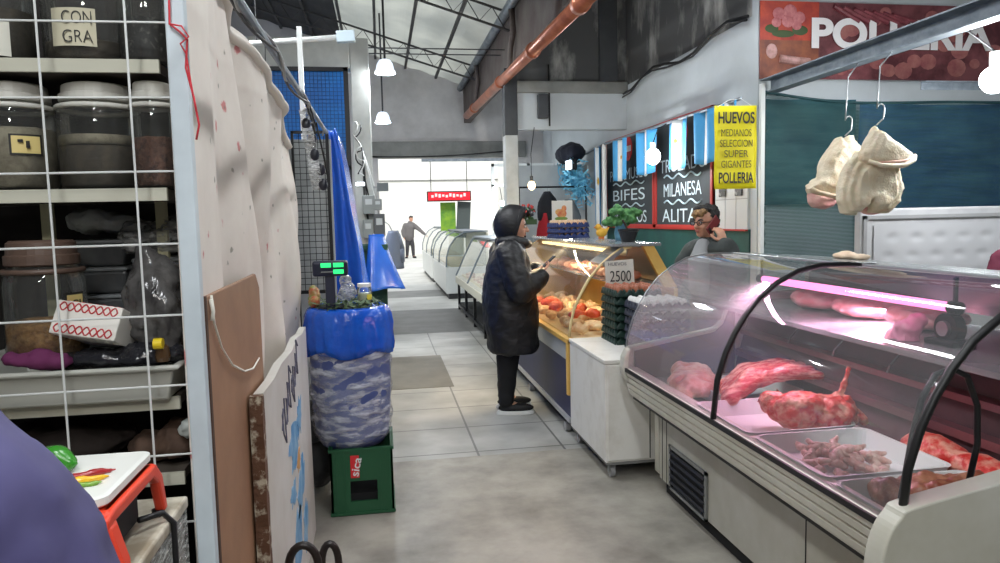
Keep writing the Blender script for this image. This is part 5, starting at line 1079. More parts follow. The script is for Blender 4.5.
mb = MB().ell((-.575, 1.96, 1.51), (.085, .08, .045)).ell((-.52, 1.93, 1.52), (.04, .06, .05)); lump('clear_bag', mb, film, 'clear crumpled bag on the right-hand tub stack below the second shelf', (-.54, 1.96, 1.47), cat='bag', dis=(.015, 24, 5))
mb = MB().ell((-.515, 1.76, 1.36), (.07, .09, .11)).ell((-.48, 1.74, 1.32), (.03, .08, .1)).chain([(-.52, 1.75, 1.44), (-.54, 1.75, 1.49)], [.04, .012])
lump('grey_bag', mb, M('grey_plastic_film', (92, 90, 88), .18, c2=(60, 58, 58), scale=14, bump=.9, bscale=22), 'shiny grey plastic bag hanging full beside the white post on the third shelf', (-.49, 1.76, 1.25), cat='bag', dis=(.016, 18, 8))
mb = MB().ell((-.60, 1.70, 1.25), (.17, .05, .022)).ell((-.52, 1.7, 1.255), (.09, .05, .03)); lump('black_bag', mb, M('black_plastic_film', (34, 34, 38), .15, bump=.8, bscale=30), 'flat black plastic bag lying along the front of the white basin', (-.6, 1.7, 1.23), cat='bag', dis=(.010, 30, 4))
mb = MB().ell((-.745, 1.66, 1.265), (.06, .03, .02)).ell((-.70, 1.655, 1.262), (.04, .025, .018)); lump('magenta_cloth', mb, M('magenta_cloth', (92, 28, 72), .85), 'magenta cloth lying under the jar of tan flakes', (-.73, 1.66, 1.24), cat='cloth', dis=(.012, 22, 2))
t = thing('squeeze_bottle', 'small bottle with a yellow cap on the black bag beside the grey bag', 'bottle', (-.478, 1.64, 1.247))
part('cap', MB().tube([(-.49, 1.635, 1.288), (-.472, 1.635, 1.288)], .012, 14), M('yellow_cap', (214, 186, 30), .4), t); part('bottle', MB().lathe([(.014, 0), (.016, .01), (.014, .03), (.008, .036)], -.478, 1.65, 1.247, 14), M('brown_bottle', (70, 50, 30), .2), t)
# cake box with red chain pattern
t = thing('cake_box', 'white cardboard box with red chain pattern tilted on the third shelf', 'box', (-.63, 1.70, 1.26))
rb = Matrix.Rotation(radians(-9), 3, 'Z') @ Matrix.Rotation(radians(9), 3, 'Y') @ Matrix.Rotation(radians(-22), 3, 'X'); pc = Vector((-.625, 1.70, 1.325))
def bxp(x, y, z): return pc+rb@V(x, y, z)
part('box', MB().box(pc.x-.07, pc.x+.07, pc.y-.05, pc.y+.05, pc.z-.037, pc.z+.037, rb, pc), M('white_carton', (210, 206, 198), .6), t, bevel=.003)
mb = MB()
for zc in (.024, -.024):
    for ph in (0, pi): mb.tube([bxp(-.062+.124*i/40, -.0508, zc+.009*sin(i*pi/5+ph)) for i in range(41)], .0016, 5)
for yc in (-.03, .03):
    for ph in (0, pi): mb.tube([bxp(-.062+.124*i/40, yc+.011*sin(i*pi/5+ph), .0378) for i in range(41)], .0016, 5)
part('red_chain_print', mb, M('red_print', (176, 44, 50), .6), t)
def basin(x0, x1, y0, y1, z0, z1, mat, lab, name='basin'):
    def rr(i, z): return [(x+(i if x < (x0+x1)/2 else -i)+0, y+(i if y < (y0+y1)/2 else -i), z) for x, y in ((x0, y0), (x1, y0), (x1, y1), (x0, y1))]
    return solo(name, MB().loft([rr(.03, z0), rr(.012, z1-.012), rr(-.004, z1-.010), rr(-.004, z1), rr(.012, z1), rr(.04, z0+.008)]), mat, lab, 'basin', ((x0+x1)/2, (y0+y1)/2, z0), bevel=.006)
basin(-.95, -.445, 1.63, 2.05, 1.158, 1.24, M('grey_white_basin', (168, 168, 160), .45), 'wide grey-white plastic basin on the lower shelf behind the grid')
mb = MB().ell((-.49, 1.78, 1.035), (.05, .06, .05)).ell((-.56, 1.78, 1.02), (.05, .05, .035)); lump('brown_sack', mb, M('brown_crumpled_paper', (92, 70, 56), .8, c2=(70, 52, 42), scale=20), 'brown crumpled bundle on the dark shelf under the basin', (-.5, 1.78, .982), cat='sack', dis=(.012, 26, 6))
mb = MB().ell((-.45, 1.72, 1.075), (.03, .03, .02)); lump('white_rag', mb, M('white_rag', (170, 176, 172), .8), 'small white rag beside the post above the brown bundle', (-.45, 1.72, 1.055), cat='rag', dis=(.01, 40, 2))
mb = MB().ell((-.8, 1.85, 1.03), (.2, .1, .045)); lump('dark_sack', mb, M('dark_sack', (44, 36, 32), .9), 'dark sack lying deep on the shelf under the basin', (-.8, 1.85, .982), cat='sack', dis=(.02, 14, 6))
# counter and scale beside the purple jacket
t = thing('stall_counter', 'worn counter with a tiled top wrapped in clear film, holding the red scale', 'counter', (-.75, 1.25, 0))
part('body', MB().box(-1.1, -.43, .98, 1.55, 0, .95), M('worn_counter', (150, 142, 128), .6, c2=(96, 88, 78), scale=7), t)
part('top_slab', MB().box(-1.1, -.42, .96, 1.56, .95, .975), M('worn_top', (206, 200, 184), .5, c2=(140, 128, 108), scale=9), t, bevel=.005)
part('film_wrap', MB().box(-.428, -.422, .98, 1.55, .3, .95), wrapmat('counter_film', (200, 202, 196), .5, .12, 30), t)
part('white_panel', MB().box(-.52, -.425, .99, 1.2, .976, .984), m_white, t)
solo('black_cable', MB().tube([(-.46, 1.38, 1.0), (-.43, 1.42, .995), (-.414, 1.43, .97), (-.412, 1.42, .8), (-.412, 1.40, .4)], .006, 8), m_black, 'black cable hanging over the counter edge behind the red scale', 'cable', (-.41, 1.42, .6), smooth=True)
t = thing('weighing_scale', 'red weighing scale with a steel plate on the counter by the purple jacket', 'scale', (-.53, 1.31, .976))
m_or = M('orange_red_plastic', (216, 62, 34), .4); 
part('housing', MB().prism([(-.66, .985), (-.43, .985), (-.415, 1.0), (-.435, 1.075), (-.45, 1.085), (-.63, 1.085), (-.65, 1.07)], 1.17, 1.21), m_or, t, bevel=.008)
part('housing', MB().prism([(1.17, 1.085), (1.20, 1.092), (1.42, 1.092), (1.455, 1.06), (1.475, .985), (1.455, .985), (1.43, 1.05), (1.40, 1.07), (1.2, 1.07), (1.17, 1.05)], -.455, -.435, 'x'), m_or, t, bevel=.005)
part('cover', MB().box(-.65, -.437, 1.18, 1.43, 1.070, 1.092), m_or, t, bevel=.008)
part('inner_body', MB().box(-.63, -.47, 1.21, 1.41, .99, 1.07), m_dark, t)
part('foot', MB().tube([(-.45, 1.46, .976), (-.45, 1.46, .988)], .012, 12).tube([(-.45, 1.19, .976), (-.45, 1.19, .988)], .012, 12).tube([(-.63, 1.46, .976), (-.63, 1.46, .988)], .012, 12).tube([(-.63, 1.19, .976), (-.63, 1.19, .988)], .012, 12), m_black, t)
def rrect(x0, x1, y0, y1, r, z):
    p = []
    for cx, cy, a0 in ((x1-r, y1-r, 0), (x0+r, y1-r, 90), (x0+r, y0+r, 180), (x1-r, y0+r, 270)):
        for k in range(6): a = radians(a0+k*18); p.append((cx+r*cos(a), cy+r*sin(a), z))
    return p
part('steel_plate', MB().loft([rrect(-.645, -.45, 1.195, 1.435, .02, 1.096), rrect(-.65, -.445, 1.19, 1.44, .025, 1.10), rrect(-.65, -.445, 1.19, 1.44, .025, 1.112), rrect(-.642, -.453, 1.198, 1.432, .02, 1.114)]), M('pale_steel_plate', (226, 226, 220), .35, .05), t)
part('display', MB().box(-.60, -.48, 1.166, 1.171, 1.01, 1.05), m_tubl, t)
mb = MB().chain([(-.60, 1.36, 1.136), (-.575, 1.345, 1.138), (-.55, 1.335, 1.13)], [.02, .025, .015]); lump('green_pepper', mb, M('green_pepper', (56, 136, 40), .25, c2=(40, 110, 34), scale=8), 'glossy green pepper lying on the scale plate', (-.6, 1.31, 1.114), cat='pepper', dis=(.004, 30, 2))
for i, (c, nm, y, w) in enumerate((((150, 30, 34), 'dark red streak', 1.30, .05), ((226, 176, 40), 'yellow streak', 1.265, .052), ((110, 150, 50), 'thin green streak', 1.238, .05))):  # coloured streaks shaped as thin strips on the plate
    mb = MB().chain([(-.515-w*.8, y-.01, 1.118), (-.515, y+.004*i, 1.119), (-.515+w*.8, y+.022, 1.118)], [.006, .008, .004]); lump('plate_streak', mb, M(nm.replace(' ', '_'), c, .3), nm+' lying on the scale plate', (-.54, y, 1.114), cat='pepper', vox=.004, dis=(.003, 50, i))

# ================================================================== SHEET, BOARDS AND SIGN ALONG THE AISLE
def sheetmat():
    m = M('flowered_sheet', (224, 216, 206), .85, c2=(212, 202, 192), scale=3, bump=.06, bscale=120); nt = m.node_tree; n = nt.nodes; L = nt.links; b = n['Principled BSDF']
    src = b.inputs['Base Color'].links[0].from_socket; tc = n.new('ShaderNodeTexCoord')
    def spots(sc, rad, col, src, off):
        mp = n.new('ShaderNodeMapping'); mp.inputs['Location'].default_value = off; mp.inputs['Scale'].default_value = (0, 1, 1); L.new(tc.outputs['Object'], mp.inputs[0])
        vo = n.new('ShaderNodeTexVoronoi'); vo.inputs['Scale'].default_value = sc; vo.inputs['Randomness'].default_value = .75; L.new(mp.outputs[0], vo.inputs[0])
        nz = n.new('ShaderNodeTexNoise'); nz.inputs['Scale'].default_value = sc*7; L.new(mp.outputs[0], nz.inputs[0])
        ad = n.new('ShaderNodeMath'); ad.operation = 'MULTIPLY_ADD'; ad.inputs[1].default_value = .22; L.new(nz.outputs[0], ad.inputs[0]); L.new(vo.outputs['Distance'], ad.inputs[2])
        lt = n.new('ShaderNodeMapRange'); lt.inputs[1].default_value = rad+.11; lt.inputs[2].default_value = rad+.17; lt.inputs[3].default_value = .75; lt.inputs[4].default_value = 0; L.new(ad.outputs[0], lt.inputs[0])
        mx = n.new('ShaderNodeMixRGB'); mx.inputs[2].default_value = (*lin(col), 1); L.new(lt.outputs[0], mx.inputs[0]); L.new(src, mx.inputs[1]); return mx.outputs[0]
    o = spots(8, .11, (186, 70, 76), src, (0, 0, 0)); o = spots(12, .065, (120, 120, 104), o, (0, .37, .21)); L.new(o, b.inputs['Base Color']); return m
def top_z(y):
    pts = [(1.6, 2.43), (1.80, 2.42), (2.7, 2.31), (3.25, 2.24), (3.8, 2.185), (4.18, 2.15), (4.42, 2.06), (4.5, 1.95)]
    for (a, za), (b, zb) in zip(pts, pts[1:]):
        if y <= b: return za+(zb-za)*(y-a)/(b-a)
    return pts[-1][1]
def sheetp(u, v):
    y = 1.645+2.815*u; zt = top_z(y); z = zt-(zt-.25)*v
    dy = .05*sin(v*2.5)*(1-u)-.14*v*u
    q = max(0., min(1., (y-2.05)/.35))
    fold = .030*sin(y*8.5-v*3.4)*(.3+.7*v)+.016*abs(sin(y*10+v*4.5))*(.35+v*.5)+.020*sin(v*9+y*4)*u*(1-v)+.03*math.exp(-((y-2.55-.5*v)/.09)**2)*(.3+v)-.03*math.exp(-((y-2.85-.55*v)/.09)**2)*(.3+v)
    return (-.430-.075*q+fold*(.12+1.75*q), y+dy*q, z)
t = thing('hanging_sheet', 'cream flowered bed sheet hanging along the aisle beside the shelf', 'sheet', (-.475, 3.0, .25))
part('cloth', MB().grid(sheetp, 130, 60), sheetmat(), t, smooth=True, solid=.004)
part('top_hem', MB().tube([(lambda p: (p[0]+.006, p[1], p[2]-.02))(sheetp(.1+.895*i/60, .012)) for i in range(61)], .03, 10, flat=.6), M('cream_hem', (226, 218, 208), .85), t, smooth=True)
solo('red_string', MB().tube([(-.40, 1.578, 2.08), (-.403, 1.577, 1.97), (-.404, 1.576, 1.945), (-.385, 1.575, 1.93), (-.372, 1.578, 1.915), (-.378, 1.577, 1.86), (-.366, 1.577, 1.80), (-.359, 1.578, 1.745), (-.366, 1.578, 1.715)], .0022, 6).tube([(-.404, 1.576, 1.945), (-.38, 1.57, 1.94), (-.368, 1.573, 1.92), (-.384, 1.57, 1.905), (-.374, 1.57, 1.885), (-.37, 1.577, 1.83), (-.362, 1.577, 1.77)], .0018, 6), M('red_string', (196, 44, 56), .6), 'tangled red string tied round the white post of the wire grid', 'string', (-.38, 1.577, 1.75), smooth=True)
m_bb = M('brown_hardboard', (158, 118, 88), .6, c2=(134, 98, 72), scale=2.5, detail=7)
t = solo('hardboard_panel', MB().prism([(1.80, 0), (2.55, 0), (2.56, 1.325), (2.5, 1.375), (1.80, 1.37)], -.43, -.417, 'x'), m_bb, 'brown hardboard panel leaning in front of the flowered sheet', 'board', (-.447, 2.25, 0), bevel=.004)
part('dark_edge', MB().box(-.433, -.415, 1.786, 1.80, 0, 1.372), M('dark_board_edge', (70, 48, 36), .8), t)
solo('thin_rope', MB().tube([(-.411, 1.83, 1.37), (-.410, 1.84, 1.30), (-.409, 1.9, 1.23), (-.409, 2.02, 1.16), (-.409, 2.18, 1.11), (-.409, 2.32, 1.09), (-.410, 2.44, 1.10)], .003, 6).tube([(-.411, 1.825, 1.36), (-.409, 1.83, 1.33), (-.410, 1.82, 1.31)], .005, 6), M('white_cord', (226, 222, 210), .6), 'thin white cord looped across the brown hardboard panel', 'cord', (-.409, 2.2, 1.1), smooth=True)
t = thing('painted_sign', 'dirty white sign panel with blue paint splashes standing on the aisle floor', 'sign', (-.40, 2.9, 0))
m_sg = M('dirty_white_sign', (214, 212, 206), .45, c2=(192, 186, 176), scale=2, detail=8)
part('panel', MB().prism([(2.25, 0), (3.62, 0), (3.56, 1.04), (3.40, 1.03), (3.2, 1.045), (3.0, 1.02), (2.7, 1.03), (2.5, 1.015), (2.27, 1.02)], -.405, -.375, 'x'), m_sg, t)
mb = MB(); rnd = random.Random(3)
poly = [(-.437, 0), (-.392, 0)]
rings = []
for i in range(26):
    z = 1.02*i/25; w = rnd.uniform(.0, .014); rings.append([(-.411, 2.232-w*.4, z), (-.372, 2.232-w, z), (-.371, 2.258+w*.6, z), (-.411, 2.258, z)])
part('rusted_edge', MB().loft(rings), M('rusted_edge', (96, 66, 48), .9, c2=(190, 180, 160), scale=22, bump=.5, lo=.5, hi=.62), t)
m_bp = M('blue_paint', (70, 138, 190), .5, c2=(150, 190, 214), scale=9)
def splash(y, z, h, w, sk, seed):
    r2 = random.Random(seed); p = []
    for i in range(22):
        a = 2*pi*i/22; q = r2.uniform(.55, 1.15); yy = 1.9*w*q*cos(a); zz = h*q*sin(a); p.append((y+yy+sk*zz, z+zz))
    return MB().prism(p, -.3745, -.373, 'x')
for i, a in enumerate(((2.95, .66, .10, .09, .5), (3.15, .72, .09, .05, .3), (2.85, .48, .05, .05, .2), (3.1, .42, .11, .07, .6), (2.9, .24, .14, .08, .3), (3.2, .2, .1, .05, .2))): part('paint_splash', splash(*a, seed=30+i), m_bp, t)
part('ochre_smear', splash(3.05, .55, .05, .03, .3, 41), M('ochre_smear', (200, 150, 90), .6), t)
mb = MB()
for (y0, z0, sc) in ((2.62, .80, 1.5), (2.92, .87, 1.3)):
    pts = [(-.373, y0+.011*i*sc+.02*sin(i*1.9)*sc, z0+.012*i*.5+.045*sin(i*1.25)*sc*(1 if i % 4 else 1.5)) for i in range(18)]
    mb.tube(pts, .0035, 5)
part('scrawled_lettering', mb, M('faded_dark_paint', (92, 92, 110), .7), t)
t = thing('metal_hoop_stand', 'dark bent-tube hoops of a low metal stand in front of the white sign', 'stand', (-.24, 2.35, 0))
m_rt = M('dark_worn_tube', (26, 23, 22), .4, .3, c2=(46, 36, 32), scale=9)
def hoop(x0, x1, y, zt):
    pts = [(x0, y, 0), (x0, y, zt-.09)]+[((x0+x1)/2-(x1-x0)/2*cos(a), y, zt-.07+.07*sin(a)) for a in [pi*k/10 for k in range(11)]]+[(x1, y, zt-.09), (x1, y, 0)]
    return MB().tube(pts, .013, 10)
part('hoop', hoop(-.322, -.232, 2.25, .535), m_rt, t, smooth=True); part('hoop', hoop(-.245, -.188, 2.5, .42), m_rt, t, smooth=True)
part('base_bar', MB().tube([(-.322, 2.25, .02), (-.245, 2.5, .02)], .012, 8).tube([(-.232, 2.25, .02), (-.188, 2.5, .02)], .012, 8), m_rt, t)
# overhead rod with wires
t = thing('overhead_rod', 'thin metal rod running above the sheet with cables wound round it', 'rod', (-.30, 3, 2.05))
part('rod', MB().tube([(-.30, .6, 2.035), (-.30, 4.5, 2.08)], .011, 8), m_galv, t)
part('grey_wire', MB().tube([(-.30+.015*sin(i*.45), 1.3+i*.06, 2.055+.016*cos(i*.45)) for i in range(52)], .005, 6), M('grey_wire', (150, 150, 150), .5), t, smooth=True)
part('black_wire', MB().tube([(-.30+.016*cos(i*.5), 1.3+i*.075, 2.05+.018*sin(i*.5)) for i in range(28)]+[(-.28, 3.45, 1.99), (-.29, 3.5, 1.88), (-.30, 3.6, 2.0)], .005, 6), m_black, t, smooth=True)
part('black_wire', MB().tube([(-.30, 3.3, 2.06), (-.28, 3.32, 1.99), (-.27, 3.3, 1.94), (-.275, 3.26, 1.97)], .006, 6).tube([(-.31, 3.9, 2.06), (-.28, 4.0, 1.86), (-.275, 4.05, 1.80), (-.29, 4.1, 1.9)], .005, 6), m_black, t, smooth=True)
t = thing('hanging_strip', 'strip of dark small goods in clear plastic hanging from the rod by the sheet', 'packaging', (-.31, 3.4, 1.66))
part('film', MB().grid(lambda u, v: (-.345+.05*u+.045*v, 3.4+.02*sin(v*14), 2.05-.36*v+.0*u), 4, 20), wrapmat('strip_film', (214, 216, 216), .5, .1, 40), t, smooth=True, solid=.002)
for i in range(5):
    x, z = -.335+.016*i+(.008 if i % 2 else 0), 1.985-.068*i
    part('dark_packet', MB().ell((x+.02, 3.405, z), (.021, .012, .028), nu=12, nv=8), M('dark_packet', (34, 36, 46), .3), t, smooth=True)
part('tie', MB().tube([(-.305, 3.4, 2.06), (-.33, 3.4, 2.045)], .004, 6), m_white, t)
# black wire panel with pale board, white post, tube lamp
t = thing('wire_display_panel', 'black framed wire display panel behind the end of the flowered sheet', 'panel', (-.4, 4.6, 0))
part('frame', MB().box(-.52, -.505, 4.59, 4.61, 0, 2.1).box(-.315, -.295, 4.59, 4.61, 0, 2.1).box(-.52, -.295, 4.59, 4.61, 2.085, 2.1).box(-.52, -.295, 4.59, 4.61, 1.1, 1.12), m_blackmetal, t)
mb = MB()
for i in range(1, 6): mb.tube([(-.51+.037*i, 4.6, 1.1), (-.51+.037*i, 4.6, 2.09)], .002, 4)
for i in range(26): mb.tube([(-.515, 4.6, 1.12+.038*i), (-.3, 4.6, 1.12+.038*i)], .002, 4)
part('wire_mesh', mb, m_blackmetal, t); part('pale_board', MB().box(-.56, -.29, 4.7, 4.72, .0, 2.06), M('pale_grey_board', (186, 190, 190), .7, c2=(160, 164, 164), scale=3), t)
solo('white_upright', MB().box(-.545, -.51, 5.48, 5.515, 0, 2.95), m_white, 'slim white upright rising behind the wire display panel', 'post', (-.53, 5.5, 0))
t = thing('tube_batten', 'unlit white tube lamp batten hanging level above the left stalls', 'lamp', (-.7, 6.0, 2.98))
part('tube', MB().tube([(-1.3, 6.0, 2.915), (-.27, 6.0, 3.005)], .022, 10), m_white, t, smooth=True); part('end_holder', MB().box(-.29, -.145, 5.97, 6.03, 2.965, 3.055, Matrix.Rotation(radians(-4), 3, 'Y')), M('pale_blue_plastic', (196, 212, 220), .4), t, bevel=.008)
part('hanger', MB().tube([(-.9, 6, 2.96), (-.9, 6, roofz(-.9)-.05)], .005, 6), m_darksteel, t)
# grey portal with blue netting
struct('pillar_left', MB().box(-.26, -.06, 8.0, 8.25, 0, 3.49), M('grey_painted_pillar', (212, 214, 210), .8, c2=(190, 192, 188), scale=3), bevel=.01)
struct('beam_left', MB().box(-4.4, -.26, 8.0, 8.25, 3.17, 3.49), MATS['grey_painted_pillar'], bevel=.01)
m_net = M('blue_net', (40, 136, 222), .5, c2=(32, 118, 206), scale=3)
t = thing('blue_netting', 'bright blue netting stretched inside the grey portal', 'netting', (-1.1, 7.95, 2.0))
part('backing', MB().grid(lambda u, v: (-2.6+2.28*u, 7.98+.01*sin(u*20), 1.2+1.94*v), 12, 6), m_net, t, solid=.003)
mb = MB()
for i in range(58): mb.tube([(-2.6+.04*i, 7.96, 1.2), (-2.6+.04*i, 7.96, 3.14)], .0025, 4)
for i in range(48): mb.tube([(-2.6, 7.96, 1.2+.04*i), (-.32, 7.96, 1.2+.04*i)], .0025, 4)
part('net_cords', mb, M('net_cord', (30, 84, 150), .6), t)
part('frame', MB().box(-2.65, -.28, 7.93, 7.97, 3.13, 3.17).box(-.33, -.28, 7.93, 7.97, .0, 3.17).box(-2.65, -.28, 7.93, 7.97, 2.1, 2.14), m_darksteel, t)
t = thing('dark_notice_frame', 'small white framed dark notice hanging behind the upper corner of the sheet', 'sign', (-.75, 5.9, 2.2)); part('frame', MB().box(-.95, -.72, 5.9, 5.92, 2.1, 2.5), m_white, t); part('dark_face', MB().box(-.93, -.74, 5.895, 5.9, 2.12, 2.47), M('dark_notice', (60, 50, 44), .6), t); part('hanger', MB().tube([(-.84, 5.91, 2.5), (-.84, 6.0, 2.93)], .004, 5), m_black, t)

# ================================================================== CRATE, WRAPPED BARREL AND ITS LOAD
t = thing('bottle_crate', 'green plastic bottle crate with a red printed logo standing on the floor', 'crate', (-.14, 3.92, 0))
m_gc = M('green_crate', (26, 82, 50), .45)
x0, x1, y0, y1, H = -.305, .02, 3.75, 4.12, .36
mb = MB()
for (ya, yb) in ((y0, y0+.012), (y1-.012, y1)): mb.box(x0, x0+.10, ya, yb, 0, H).box(x1-.085, x1, ya, yb, 0, H).box(x0+.10, x1-.085, ya, yb, 0, .075).box(x0+.10, x1-.085, ya, yb, .185, H)
for (xa, xb) in ((x0, x0+.012), (x1-.012, x1)): mb.box(xa, xb, y0, y0+.11, 0, H).box(xa, xb, y1-.11, y1, 0, H).box(xa, xb, y0+.11, y1-.11, 0, .075).box(xa, xb, y0+.11, y1-.11, .185, H)
mb.box(x0, x1, y0, y1, 0, .012)
part('body', mb, m_gc, t)
mb = MB()
for z in (.005, .345): mb.box(x0-.006, x1+.006, y0-.006, y0+.004, z, z+.015).box(x0-.006, x0+.004, y0, y1, z, z+.015).box(x1-.004, x1+.006, y0, y1, z, z+.015)
for x in (x0+.03, x0+.07, x1-.07, x1-.03): mb.box(x-.004, x+.004, y0-.006, y0, .02, .345)
part('ribs', mb, m_gc, t)
part('red_logo', MB().add([(-.16+.04*cos(a), y0-.007, .262+.055*sin(a)) for a in [2*pi*k/24 for k in range(24)]], [tuple(range(24))]).v and MB().box(-.20, -.155, y0-.009, y0-.0062, .205, .325), M('logo_red', (206, 40, 46), .5), t, bevel=.008)
text('sica', t, (-.17, y0-.0095, .265), .10, .04, (pi/2, radians(-78), 0), m_white, bold=.01)
part('bottles', MB().box(-.26, -.03, 3.8, 4.08, .013, .10), m_dark, t)
t = thing('wrapped_barrel', 'blue barrel wound in clear film, blue bag over its rim, on the green crate', 'barrel', (-.19, 3.95, .336))
def wob(r, z, w): return r*(1+.02*sin(3*w+z*5)+.012*sin(7*w-z*9)), z
part('drum', MB().lathe([(.13, 0), (.17, .01), (.195, .06), (.208, .2), (.212, .4), (.21, .6), (.2, .70)], -.19, 3.95, .336, 40, wob), M('blue_drum', (62, 76, 128), .4, c2=(84, 96, 142), scale=6), t, smooth=True)
def wr(r, z, w): return r*(1+.02*sin(3*w+z*5)+.012*sin(7*w-z*9))+.006*sin(z*46+sin(w*2)*2.4)+.005*noise.noise(Vector((cos(w)*5, sin(w)*5, z*18))), z
part('film_wrap', MB().lathe([(.135+.08*min(1, i/9)**.6, -.004+.56*i/60) for i in range(61)], -.19, 3.95, .336, 72, wr), wrapmat('cling_film', (214, 218, 226), .36, .2, 10, .9), t, smooth=True)
def bagf(r, z, w): return r+.016*noise.noise(Vector((cos(w)*8, sin(w)*8, z*9)))+.008*sin(w*17+z*14+2*sin(w*5))*min(1, max(0, .745-z)*9), z+.018*sin(w*5)*(1 if z < .55 else 0)
m_bag = M('blue_bag', (24, 96, 206), .2, c2=(18, 76, 184), scale=6, bump=.8, bscale=18)
part('blue_bag', MB().lathe([(.232, .515), (.236, .55), (.234, .60), (.232, .66), (.228, .71), (.214, .745), (.19, .757), (.19, .73)], -.19, 3.95, .336, 80, bagf), m_bag, t, smooth=True)
part('filling', MB().lathe([(0, .74), (.1, .745), (.195, .728)], -.19, 3.95, .336, 30), M('dark_green_filling', (44, 54, 38), .9), t)
mb = MB(); rnd = random.Random(14)
for i in range(230):
    a = rnd.uniform(0, 6.28); r = .19*sqrt(rnd.random()); p = V(-.19+r*cos(a), 3.95+r*sin(a), 1.085+rnd.uniform(0, .035)); d = V(rnd.gauss(0, 1), rnd.gauss(0, 1), rnd.gauss(0, .45)).normalized()*rnd.uniform(.016, .035); q = d.cross(V(0, 0, 1)).normalized()*.010+V(0, 0, rnd.uniform(-.004, .004))
    mb.add([p-d, p-q+V(0, 0, .003), p+d, p+q], [(0, 1, 2, 3)])
solo('herb_leaves', mb, M('herb_leaves', (62, 84, 56), .7, c2=(92, 112, 78), scale=30), 'loose heap of dark green herb leaves filling the top of the wrapped barrel', 'herbs', (-.19, 3.95, 1.09), kind='stuff')
t = thing('price_computing_scale', 'scale display on a pole with green lit digits above the herb leaves', 'scale', (-.27, 3.84, 1.09))
part('display_case', MB().box(-.355, -.175, 3.80, 3.84, 1.262, 1.342, Matrix.Rotation(radians(8), 3, 'X')), M('dark_blue_case', (28, 32, 54), .4), t, bevel=.012)
for x, z in ((-.285, 1.320), (-.222, 1.320), (-.222, 1.286)): part('green_digits', MB().box(x-.026, x+.026, 3.793, 3.797, z-.011, z+.011, Matrix.Rotation(radians(8), 3, 'X')), M('green_lcd', (46, 222, 120), .3, emit=1.3), t)
part('stripe', MB().box(-.31, -.25, 3.793, 3.797, 1.283, 1.289), m_tubl, t)
part('pole', MB().box(-.295, -.245, 3.825, 3.85, 1.08, 1.27), M('dark_blue_case', (28, 32, 54)), t, bevel=.006); part('base', MB().box(-.34, -.2, 3.84, 4.0, 1.083, 1.10), m_blackmetal, t, bevel=.006)
t = thing('pickle_jar', 'clear jar with a yellow label among the herbs on the barrel', 'jar', (-.10, 4.0, 1.09)); part('glass', MB().lathe([(.036, 0), (.04, .01), (.04, .08), (.034, .095)], -.10, 4.0, 1.09, 20), m_jar, t, smooth=True); part('lid', MB().lathe([(.037, 0), (.037, .018), (0, .018)], -.10, 4.0, 1.185, 20), m_white, t); part('contents', MB().lathe([(.03, .006), (.036, .06), (0, .062)], -.10, 4.0, 1.09, 16), M('pale_brine', (196, 200, 176), .4), t); curved_label(t, -.10, 4.0, .041, radians(-70), radians(-15), 1.115, 1.145, M('yellow_label', (222, 206, 70), .5))
mb = MB().ell((-.195, 4.02, 1.15), (.05, .04, .06)).ell((-.20, 4.03, 1.21), (.03, .03, .05)); lump('clear_packet', mb, wrapmat('packet_film', (216, 218, 214), .7, .12, 34), 'crumpled clear packet behind the scale display pole', (-.195, 4.02, 1.1), cat='packet', dis=(.014, 30, 2))
mb = MB().ell((-.37, 4.0, 1.14), (.03, .06, .06)).ell((-.36, 3.92, 1.12), (.03, .04, .035)); lump('vegetable_bag', mb, M('green_red_packet', (110, 150, 70), .4, c2=(190, 70, 60), scale=25), 'green and red packet squeezed between the sheet and the scale pole', (-.37, 3.97, 1.09), cat='packet', dis=(.01, 30, 4))
mb = MB().ell((-.40, 4.2, .2), (.1, .2, .18)).ell((-.42, 4.1, .42), (.08, .15, .12)); lump('dark_sack', mb, M('dark_grey_sack', (58, 58, 60), .7), 'dark grey sack on the floor between the sign and the green crate', (-.4, 4.2, .02), cat='sack', vox=.015, dis=(.02, 9, 2))

# ================================================================== BLUE COVERS AND CLUTTER ALONG THE LEFT
m_tarp = M('blue_cover', (30, 96, 206), .25, c2=(24, 80, 186), scale=3, bump=.35, bscale=7)
def cover1(u, v):
    z = 2.15-1.75*v; w = .05+.17*min(1, v*1.25)**.8
    if u < .6: q = u/.6; p = V(-.33+w*q+.03*v, 5.0, z)
    else: q = (u-.6)/.4; p = V(-.33+w+.03*v, 5.0+1.1*q, z+.02)
    n_ = .018*sin(u*22+v*5)*v+.012*noise.noise(Vector((u*9, v*7, 1.3)))
    return (p.x+n_*.6, p.y-n_, p.z)
solo('blue_tarp', MB().grid(cover1, 50, 40), m_tarp, 'tall blue tarpaulin draped over the goods behind the wire panel', 'tarpaulin', (-.2, 5.3, .4), smooth=True, solid=.004)
solo('covered_rack', MB().box(-.60, -.27, 5.08, 6.0, 0, 2.05), M('dark_goods', (40, 50, 84), .8), 'dark loaded rack under the tall blue tarpaulin', 'rack', (-.4, 5.5, 0))
def cover2(u, v):
    a = pi*1.15*u-pi*.62; r0 = .10+.17*v**1.2; r = r0*(1+.10*sin(u*19)*v)
    return (-.07+r*cos(a)*1.0, 6.75+r*1.5*sin(a), 1.42-.50*v+.025*sin(u*7)*v)
solo('blue_tarp', MB().grid(cover2, 40, 20), m_tarp, 'shorter blue cover flaring over the green bin farther along the left', 'tarpaulin', (0, 6.75, .92), smooth=True, solid=.004)
